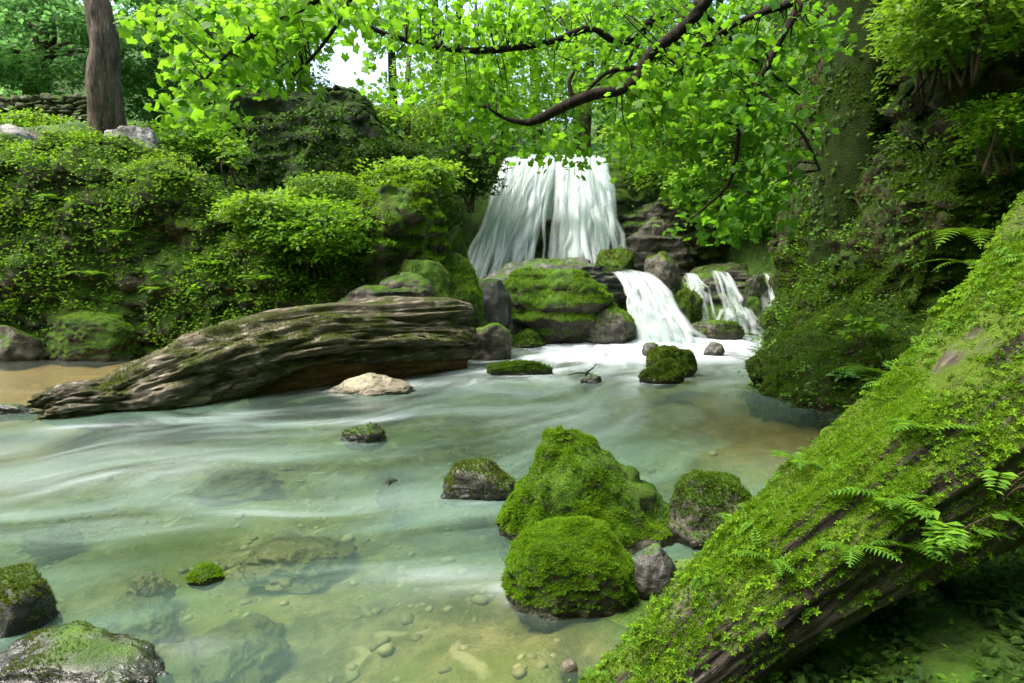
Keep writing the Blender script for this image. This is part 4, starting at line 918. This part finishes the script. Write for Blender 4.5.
# ------------------------------------------------------------------ right fallen trunk
def right_trunk():
    pts = [(520, 800, 1.62, .10), (595, 740, 1.68, .125), (660, 688, 1.75, .145), (735, 618, 1.82, .175), (815, 552, 1.88, .21), (900, 492, 1.95, .25), (980, 432, 2.03, .285), (1062, 350, 2.13, .325), (1145, 235, 2.25, .35), (1240, 90, 2.4, .36), (1330, -60, 2.5, .36)]
    base = P(660, 688, 1.75); base[2] = 0.05
    e = empty('leaning_tree', base); tag(e, 'thick moss covered fallen trunk leaning across the lower right', 'fallen tree')
    C_ = [P(a, b_, c) for a, b_, c, _ in pts]
    V, F, Nr, tt, aa, rr = tube(C_, [q[3] for q in pts], 150, 26)
    u = tt * 2.9; q = np.stack([u * 1.2, np.cos(aa) * 1.6, np.sin(aa) * 1.6], 1)
    V = V + Nr * (rr * (.16 * fbm(q * 1.2, 4, 45) + .13 * ridged(q * np.array([.8, 2.2, 2.2]), 4, 46) + .07 * fbm(q * 6, 3, 47) * sstep(-.2, .3, Nr[:, 2]) + .03 * fbm(q * 14, 2, 48)))[:, None]
    V = V - base
    mesh_obj('trunk', V, F, MAT['trunk_right'], e)
    bare = fbm
    def mk(thr, nz0, f, seed):
        def g(p, n):
            side = n @ np.array([-.05, -.2, .97]); t_ = fbm(p * f, 4, seed)
            return sstep(thr - .12, thr + .12, t_) * sstep(nz0 - .25, nz0 + .25, side)
        return g
    def lay(name, n, mat, size, thr, nz0, f, seed, tmpl, upw=.5, jit=.4, lift=0.0):
        p, nn = scatter(V, F, n, mk(thr, nz0, f, seed))
        z = nn + rng.normal(size=p.shape) * jit + np.array([-.1, -.1, upw])
        cl = .5 + 1.0 * np.clip(fbm(p * 14, 2, seed + 3) * .6 + .5, 0, 1)
        tv, tf = instances(tmpl[0], tmpl[1], p + nn * lift * rng.random((len(p), 1)), z, size * cl * rng.uniform(.6, 1.3, len(p)))
        mesh_obj(name, tv, tf, MAT[mat], e, smooth=False)
    lay('moss', 330000, 'moss', .0095, -.05, .46, 4.0, 51, TUFT)
    lay('moss', 60000, 'moss_dark', .010, .02, .12, 4.0, 52, TUFT)
    lay('leafy_moss', 15000, 'moss', .012, .06, .42, 3.2, 53, ROSE, lift=.02)
    lay('leafy_moss', 6000, 'leaf_herb', .04, .10, .4, 2.4, 54, SPRIG, upw=.35, jit=.5, lift=.01)
    p, nn = scatter(V, F, 900, lambda p_, n_: (n_[:, 2] > .35) * .09)
    lv, lf = instances(LEAF[0], LEAF[1], p + nn * .012, nn + rng.normal(size=p.shape) * .4, .024 * rng.uniform(.4, 1.3, len(p)))
    tag(mesh_obj('leaf_litter', lv + base, lf, MAT['litter'], smooth=False), 'brown dead leaves caught in the moss of the fallen trunk', 'leaf litter', None, 'stuff')
    # roots and broken limb stubs under the trunk
    for k, (a, b_, c) in enumerate([((865, 570, 1.95, .075), (872, 630, 1.97, .07), (868, 720, 1.98, .09)), ((905, 560, 1.98, .05), (885, 625, 2.0, .04), (900, 715, 2.02, .045)), ((800, 610, 1.86, .03), (812, 650, 1.87, .02), (806, 710, 1.88, .02)),
                                    ((935, 560, 2.0, .035), (952, 610, 2.0, .025), (930, 690, 2.02, .02)), ((760, 640, 1.83, .025), (768, 670, 1.83, .018), (764, 715, 1.84, .015))]):
        V2, F2, N2, t2, a2, r2 = tube([P(*x[:3]) for x in (a, b_, c)], [a[3], b_[3], c[3]], 20, 12)
        V2 = V2 + N2 * (r2 * .35 * fbm(V2 * 14, 3, 60 + k))[:, None]
        mesh_obj('root', V2 - base, F2, MAT['bark_moss'], e)
    return e, V + base, F
trunk_e, TV, TF_ = right_trunk()

# ------------------------------------------------------------------ ferns and herbs
def frond(L, curve, npin=18, w=.22):
    """frond along +x, arching down"""
    V, F = [], []; prev = None
    t = np.linspace(0, 1, npin + 1)
    xx = L * t * (1 - .12 * curve * t); zz = L * (.55 * t - curve * t * t * .75)
    for k in range(1, npin + 1):
        b_ = np.array([xx[k], 0, zz[k]]); d = np.array([xx[k] - xx[k - 1], 0, zz[k] - zz[k - 1]]); d /= np.linalg.norm(d)
        l = L * w * sin(pi * min(1, .12 + t[k] * .9)) ** .8 + .004; step = L / npin * .5
        for s in (-1, 1):
            i = len(V); tip = b_ + np.array([0, s * l, -.12 * l]) + d * l * .35
            V += [b_ - d * step * .8, b_ + np.array([0, s * l * .5, .02 * l]) - d * step * .5 + d * l * .15, tip, b_ + np.array([0, s * l * .5, .02 * l]) + d * step * .6 + d * l * .15, b_ + d * step * .5]
            F += [[i, i + 1, i + 2], [i, i + 2, i + 3], [i, i + 3, i + 4]]
        r_ = .0025
        i = len(V); p0 = np.array([xx[k - 1], 0, zz[k - 1]]); V += [p0 + [0, -r_, .001], p0 + [0, r_, .001], b_ + [0, r_, .001], b_ + [0, -r_, .001]]; F += [[i, i + 1, i + 2], [i, i + 2, i + 3]]
    return np.array(V), np.array(F)

def fern(label, base, L, n, dirs=None, curve=.8, mat='leaf_herb', w=.2, npin=18):
    e = empty('fern', base); tag(e, label, 'fern', 'ferns on the banks and trunk')
    for k in range(n):
        a = (dirs[k] if dirs else 2 * pi * k / n + rng.normal() * .3); l = L * rng.uniform(.75, 1.15)
        V, F = frond(l, curve * rng.uniform(.7, 1.2), npin, w)
        rot = np.array([[cos(a), -sin(a), 0], [sin(a), cos(a), 0], [0, 0, 1]]); V = V @ rot.T
        mesh_obj('frond', V, F, MAT[mat], e, smooth=False)
def surf(px, py, Vw, Fw):
    """where the view through a pixel meets a built surface"""
    u = (px - CX) / FPX; v = (CY - py) / FPX
    d = np.array([u, cos(PITCH) + v * sin(PITCH), -sin(PITCH) + v * cos(PITCH)]); o = np.array([0, 0, CAMZ])
    T = tris(Fw); a, b_, c = Vw[T[:, 0]], Vw[T[:, 1]], Vw[T[:, 2]]; e1, e2 = b_ - a, c - a
    h = np.cross(d, e2); det = (e1 * h).sum(1); det = np.where(np.abs(det) < 1e-12, 1e-12, det); s = o - a; uu = (s * h).sum(1) / det
    q = np.cross(s, e1); vv = (q @ d) / det; t = (e2 * q).sum(1) / det
    ok = (uu >= 0) & (vv >= 0) & (uu + vv <= 1) & (t > .1)
    return o + d * t[ok].min() if ok.any() else None
VRw, VR2w, VR3w = world(cl_r, VR), world(cl_r2, VR2), world(cl_r3, VR3)
VLw, VL2w = world(cl_left, VL), world(cl_l2, VL2)
def anysurf(px, py, Y):
    hits = [h for h in (surf(px, py, a, f) for a, f in ((VRw, FR), (VR2w, FR2), (VR3w, FR3), (VLw, FL), (VL2w, FL2), (gV, gF))) if h is not None]
    return min(hits, key=lambda h: h[1]) if hits else P(px, py, Y)
def sp(px, py, Vw, Fw, Y):
    r_ = surf(px, py, Vw, Fw); return r_ if r_ is not None else P(px, py, Y)
fern('long arching fern at the waterline of the right bank', anysurf(885, 375, 5.9), .55, 5, [2.9, 3.6, 2.2, 4.4, 1.4], .75)
fern('fern with a raised frond right beside the fallen trunk', anysurf(905, 388, 5.0), .5, 4, [2.6, 3.3, 1.9, 4.0], .5)
fern('fern hanging from the shaded bank above the fallen trunk', anysurf(972, 238, 6.4), .75, 4, [3.0, 3.7, 2.4, 4.2], .9, 'moss')
fern('uppermost fern at the right edge of the picture', anysurf(1022, 175, 6.4), .75, 4, [3.2, 2.6, 4.0, 3.6], .8, 'moss')
fern('fern drooping below the uppermost one on the right edge', anysurf(982, 268, 6.4), .7, 5, [3.1, 2.5, 3.9, 4.5, 1.8], .9, 'leaf_herb')
for (px, py, L, lab) in [(800, 462, .12, 'tiny fern standing on the upper edge of the fallen trunk'), (905, 545, .16, 'small fern on the flank of the fallen trunk, under the leafy herb'), (852, 548, .14, 'pale small fern low on the front of the fallen trunk'), (770, 560, .10, 'smallest fern on the bare bark patch of the fallen trunk'),
                         (930, 430, .15, 'bright little fern on the crown of the fallen trunk'), (885, 500, .15, 'feathery fern in the thick moss mid trunk')]:
    fern(lab, sp(px, py, TV, TF_, 1.9), L, 6, None, .7, 'leaf_herb', .24, 12)

for (px, py, src_, lab) in [(60, 200, 0, 'fern on the upper left cliff near the frame edge'), (120, 235, 0, 'fern in the middle of the left cliff'), (170, 180, 0, 'fern just under the rim of the left cliff'), (95, 275, 0, 'fern low on the left cliff above the moss capped stone'), (215, 265, 0, 'fern where the left cliff meets the sloping bank'), (262, 280, 1, 'fern low on the sloping bank behind the log'), (330, 245, 1, 'fern on the sloping bank beside the topmost pile rock'), (160, 290, 0, 'fern at the foot of the left cliff beside the tall leafy plant')]:
    fern(lab, sp(px, py, (VLw, VL2w)[src_], (FL, FL2)[src_], 9.6) + [0, -.06, 0], .42, 6, None, .8, 'leaf_herb', .22, 14)

def herb(label, base, h, n, leaf, name='herb_plant', mat='leaf_herb', lean=(0, 0), pinn=True):
    e = empty(name, base); tag(e, label, 'plant', 'small plants on the banks'); parts = []; lv = []
    for k in range(n):
        a = rng.random() * 2 * pi; q = np.array([cos(a) * h * .55 + lean[0] * h, sin(a) * h * .55 + lean[1] * h, h * rng.uniform(.6, 1.1)])
        V, F, *_ = tube([(0, 0, -.02), q * np.array([.35, .35, .6]), q], [.004, .003, .0015], 5, 5); parts.append((V, F))
        if pinn:
            m = 7; f = np.linspace(.0, 1, m)[:, None]; dirx = np.array([q[0], q[1], 0]); dirx /= np.linalg.norm(dirx) + 1e-9
            for s in (-1, 1):
                side = np.array([-dirx[1], dirx[0], 0]) * s
                pos = q + f * dirx * leaf * 2.2 - np.array([0, 0, 1]) * f * f * leaf * .5
                tv = instances(LEAF[0], LEAF[1], pos, np.tile([0, 0, 1.0], (m, 1)) + rng.normal(size=(m, 3)) * .2, leaf * (1.1 - .6 * f[:, 0]), np.tile(side + dirx * .5, (m, 1))); lv.append(tv)
        else:
            m = 5; pos = np.tile(q, (m, 1)) * rng.uniform(.7, 1.0, (m, 1)); lv.append(instances(LEAF[0], LEAF[1], pos, np.tile([0, 0, 1.0], (m, 1)) + rng.normal(size=(m, 3)) * .4, leaf * rng.uniform(.8, 1.3, m)))
    V, F = merge1(parts); mesh_obj('stem', V, F, MAT['twig'], e); V, F = merge1(lv); mesh_obj('leaves', V, F, MAT[mat], e, smooth=False); return e
herb('pinnate leaved herb growing from the flank of the fallen trunk', sp(938, 565, TV, TF_, 1.8), .17, 6, .045, lean=(.2, -.4))
herb('second pinnate leaved herb at the right edge of the fallen trunk', sp(1000, 500, TV, TF_, 1.8), .13, 5, .045, lean=(.1, -.4))
for (px, py, Y, lab) in [(300, 296, 8.9, 'broad leaved plant above the middle of the log'), (205, 300, 9.1, 'broad leaved plant at the foot of the left cliff'), (155, 290, 9.0, 'tall leafy plant by the moss capped stone'), (18, 320, 8.8, 'leafy plant at the left frame edge by the waterline'),
                         (860, 352, 5.7, 'light green plant on the rounded foot of the right bank')]:
    herb(lab, anysurf(px, py, Y), .32, 8, .12, pinn=False)
e = herb('broad pale leaf hanging over the pool from the right bank', anysurf(838, 385, 5.5), .16, 3, .13, pinn=False, mat='leaf_cool', lean=(0, -.4))

# bare twig in the stream
b = W(588, 376); e = empty('bare_twig', b); tag(e, 'bare dark twig sticking out of the white water', 'twig')
V, F, *_ = tube([(0, 0, -.1), (-.02, 0, .03), (.06, 0, .1), (.10, 0, .15)], [.012, .012, .009, .004], 6, 5); mesh_obj('stem', V, F, MAT['branch'], e)
V, F, *_ = tube([(-.25, 0, .01), (-.1, 0, .04), (.06, 0, .02)], [.006, .01, .008], 6, 5); mesh_obj('side_twig', V, F, MAT['branch'], e)

# forest floor below the fallen trunk
sel = tri[(ctr[:, 0] > .3) & (ctr[:, 0] < 2.6) & (ctr[:, 1] > 1.0) & (ctr[:, 1] < 3.4) & (ctr[:, 2] > .03)]
p, nn = scatter(gV, sel, 26000, moss_mask(93, -.15, .2, 3))
lv, lf = instances(LEAF[0], LEAF[1], p + np.array([0, 0, 1.0]) * rng.uniform(0, .05, len(p))[:, None], nn + rng.normal(size=p.shape) * .4, .03 * rng.uniform(.5, 1.4, len(p)))
tag(mesh_obj('ground_cover', lv, lf, MAT['leaf_dark'], smooth=False), 'small dark plants and leaf litter under the fallen trunk', 'ground cover', None, 'stuff')
sel = tri[(ctr[:, 0] > .7) & (ctr[:, 0] < 3.2) & (ctr[:, 1] > 1.2) & (ctr[:, 1] < 3.2) & (ctr[:, 2] > .03)]
p, nn = scatter(gV, sel, 260, moss_mask(95, -.2, .2, 2))
lv, lf = spray_leaves(p + np.array([0, 0, .03]), rng.uniform(.03, .09, len(p)), 16, .028, droop=.4)
tag(mesh_obj('ground_cover', lv, lf, MAT['leaf_herb'], smooth=False), 'brighter seedlings in the hollow below the fallen trunk', 'ground cover', None, 'stuff')
p, nn = scatter(gV, sel, 140, None)
for k in range(14):
    q = p[k] + np.array([0, 0, .02]); a = rng.random() * 6.3; d = np.array([cos(a), sin(a), rng.uniform(-.05, .35)]) * rng.uniform(.12, .35)
    e = empty('dead_twig', q); tag(e, 'thin dead twig lying in the hollow under the fallen trunk', 'twig', 'dead twigs under the fallen trunk')
    V, F, *_ = tube([(0, 0, 0), d * .5 + rng.normal(size=3) * .02, d], [.006, .005, .002], 6, 5); mesh_obj('stem', V, F, MAT['twig'], e)
for k, (x0, x1, yt, yb, Y, lab) in enumerate([(925, 1000, 600, 655, 2.15, 'mossy stone in the shade below the fallen trunk'), (990, 1070, 560, 640, 2.3, 'rounded stone at the right edge below the fallen trunk'), (815, 860, 640, 690, 2.0, 'small stone among the roots below the fallen trunk')]):
    rock('shaded_stone', lab, 'stone', x0, x1, yt, yb, Y, .8, 'rock', 300 + k, 5, .1, moss=3000, moss_mat='moss_dark', moss_size=.012, thr=-.1, nz0=.1)

# ------------------------------------------------------------------ overhanging branches
def bough(label, mains, clusters, leaf='leaf_bright', size=.074, per=32, srad=.26, group='leafy branches overhanging the stream', up=.55):
    base = mains[0][0]; base = P(*base[:3]); e = empty('overhanging_branch', base); tag(e, label, 'branch', group)
    pts_all = []; 
    for path in mains:
        pts = [P(a, b_, c) for a, b_, c, _ in path]; rad = [q[3] * 1.05 for q in path]
        V, F, Nr, tt, aa, rr = tube(wob(pts, .012, len(pts_all) + 3), rad, 12, 12)
        V = V + Nr * (rr * .35 * fbm(V * 16, 3, 71))[:, None]
        mesh_obj('branch', V - base, F, MAT['branch'], e)
        pts_all.append(V[:-2])
    A = np.concatenate(pts_all); cs = []
    for (px, py, Y, rx, ry, n) in clusters:
        for _ in range(n):
            a = rng.random() * 2 * pi; q = math.sqrt(rng.random())
            cs.append(P(px + rx * q * cos(a), py + ry * q * sin(a), Y + .35 + float(np.clip(rng.normal() * .4, -.6, .9))))
    cs = np.array(cs)
    near = np.array([A[np.argmin(((A - c) ** 2).sum(1))] for c in cs])
    far = np.linalg.norm(near - cs, axis=1) > .9     # hang longer sprays from a neighbour nearer the branch
    for i in np.where(far)[0]:
        dd = np.linalg.norm(cs - cs[i], axis=1); ok = np.linalg.norm(near - cs, axis=1) < np.linalg.norm(near[i] - cs[i]) - .25
        ok[i] = False
        if ok.any(): j = np.where(ok)[0][np.argmin(dd[ok])]; near[i] = cs[j]
    order = np.argsort(cs[:, 1]); first, rest = order[:98], order[98:]
    for i in first:
        V, F = twigs_of(near[i:i + 1], cs[i:i + 1], .007, .002); mesh_obj('twig', V - base, F, MAT['branch'], e)
    if len(rest):
        V, F = twigs_of(near[rest], cs[rest], .007, .002); tag(mesh_obj('fine_twigs', V - base, F, MAT['branch'], e), kind='stuff')
    lv, lf = spray_leaves(cs, srad * rng.uniform(.7, 1.3, len(cs)), per, size, LOBED, flat=.5, droop=.5, up=up, jit=.55)
    mesh_obj('foliage', lv - base, lf, MAT[leaf], e, smooth=True)
bough('long thin dark branch crossing the top middle with bright lobed leaves',
      [[(720, -20, 6.2, .05), (690, 8, 6.1, .035), (655, 18, 6.0, .03), (625, 42, 5.9, .028), (585, 28, 5.8, .026), (545, 42, 5.7, .028), (470, 50, 5.6, .026), (405, 40, 5.5, .022), (360, 22, 5.4, .018), (325, -10, 5.3, .014)],
       [(655, 18, 6.0, .02), (640, 44, 6.0, .016), (622, 66, 6.0, .012), (596, 86, 6.0, .010)]],
      [(430, 15, 5.4, 90, 32, 26), (560, 15, 5.7, 80, 28, 20), (500, 80, 5.8, 70, 30, 12), (610, 70, 6.0, 60, 40, 14), (420, 75, 6.0, 50, 20, 6)])
bough('thick dark branch slanting down to the waterfall from the upper right',
      [[(735, -60, 5.2, .065), (706, -5, 5.2, .05), (690, 22, 5.2, .046), (655, 52, 5.2, .044), (625, 84, 5.2, .042), (590, 94, 5.2, .040), (560, 108, 5.2, .038), (530, 122, 5.2, .032), (505, 118, 5.2, .016), (488, 108, 5.2, .008)],
       [(574, 102, 5.2, .02), (570, 86, 5.2, .016), (574, 72, 5.2, .012)], [(640, 68, 5.2, .022), (610, 72, 5.25, .016), (590, 88, 5.3, .012)], [(700, 10, 5.2, .02), (760, 60, 5.3, .014), (800, 95, 5.4, .008)]],
      [(560, 146, 5.2, 55, 10, 4), (600, 128, 5.3, 60, 18, 8), (480, 120, 5.4, 50, 25, 9), (660, 120, 5.2, 50, 40, 16), (690, 60, 5.2, 60, 40, 18)])
bough('curtain of bright lobed leaves drooping in the top left middle',
      [[(420, -60, 4.6, .03), (360, -20, 4.6, .022), (290, 15, 4.5, .016), (240, 45, 4.4, .011), (205, 80, 4.4, .006)], [(360, -20, 4.6, .018), (330, 40, 4.7, .012), (290, 80, 4.8, .006)]],
      [(250, 15, 4.5, 95, 28, 19), (215, 60, 4.4, 42, 40, 10), (195, 100, 4.4, 22, 14, 4), (285, 48, 4.6, 42, 28, 10), (325, 8, 4.6, 60, 18, 12), (160, 12, 4.6, 25, 15, 4)], size=.082, srad=.2)
MAT['leaf_mid2'] = mat_leaf('leaf_sycamore_shade', (.04, .125, .015), (.09, .22, .02), (.17, .42, .015), .52, .5, .2, .8)
bough('dense drooping leafy branch in front of the mossy trunk on the right',
      [[(850, -60, 5.0, .05), (800, 0, 5.0, .035), (770, 60, 4.9, .025), (745, 120, 4.9, .018), (725, 180, 4.9, .012), (690, 220, 4.9, .006)], [(800, 0, 5.0, .03), (730, 30, 5.1, .02), (680, 70, 5.2, .012)], [(760, 90, 4.9, .016), (800, 130, 4.8, .012), (820, 170, 4.8, .007)]],
      [(770, 20, 5.0, 60, 35, 26), (720, 80, 5.0, 65, 50, 32), (765, 110, 4.9, 45, 50, 22), (710, 160, 5.0, 45, 40, 18), (750, 190, 4.9, 35, 35, 12), (700, 225, 4.9, 25, 18, 4), (650, 20, 5.2, 60, 30, 16)], leaf='leaf_mid2', per=30, size=.072)

# ------------------------------------------------------------------ light, sky, camera
w = bpy.data.worlds.new('World'); S.world = w; w.use_nodes = True
nt = w.node_tree; bg = nt.nodes['Background']; sky = nt.nodes.new('ShaderNodeTexSky'); sky.sky_type = 'NISHITA'; sky.sun_disc = False
EL, AZ = radians(62), radians(-100)          # azimuth from +Y, clockwise
sky.sun_elevation = EL; sky.sun_rotation = AZ; sky.air_density = .75; sky.dust_density = 6.0; sky.ozone_density = 1.0
nt.links.new(sky.outputs[0], bg.inputs[0]); bg.inputs[1].default_value = .15
sun = bpy.data.lights.new('sun', 'SUN'); sun.energy = .95; sun.angle = radians(22); sun.color = (1, .95, .86)
so = bpy.data.objects.new('sun', sun); COL.objects.link(so)
so.rotation_euler = (pi / 2 - EL, 0, pi - AZ); so.location = (-6, 12, 25)
from mathutils import Vector
dirv = Vector((sin(AZ) * cos(EL), cos(AZ) * cos(EL), sin(EL)))
so.rotation_euler = dirv.to_track_quat('Z', 'Y').to_euler()

cam = bpy.data.cameras.new('camera'); co = bpy.data.objects.new('camera', cam); COL.objects.link(co)
cam.sensor_width = 36; cam.lens = FPX / 1024 * 36; cam.clip_end = 500; cam.clip_start = .05
co.location = (0, 0, CAMZ); co.rotation_euler = (pi / 2 - PITCH, 0, 0); S.camera = co
S.view_settings.view_transform = 'Standard'; S.view_settings.look = 'None'; S.view_settings.gamma = 1; S.view_settings.exposure = 2.25
S.cycles.max_bounces = 6; S.cycles.diffuse_bounces = 3; S.cycles.transparent_max_bounces = 32; S.cycles.use_denoising = True; S.cycles.caustics_reflective = False; S.cycles.caustics_refractive = False
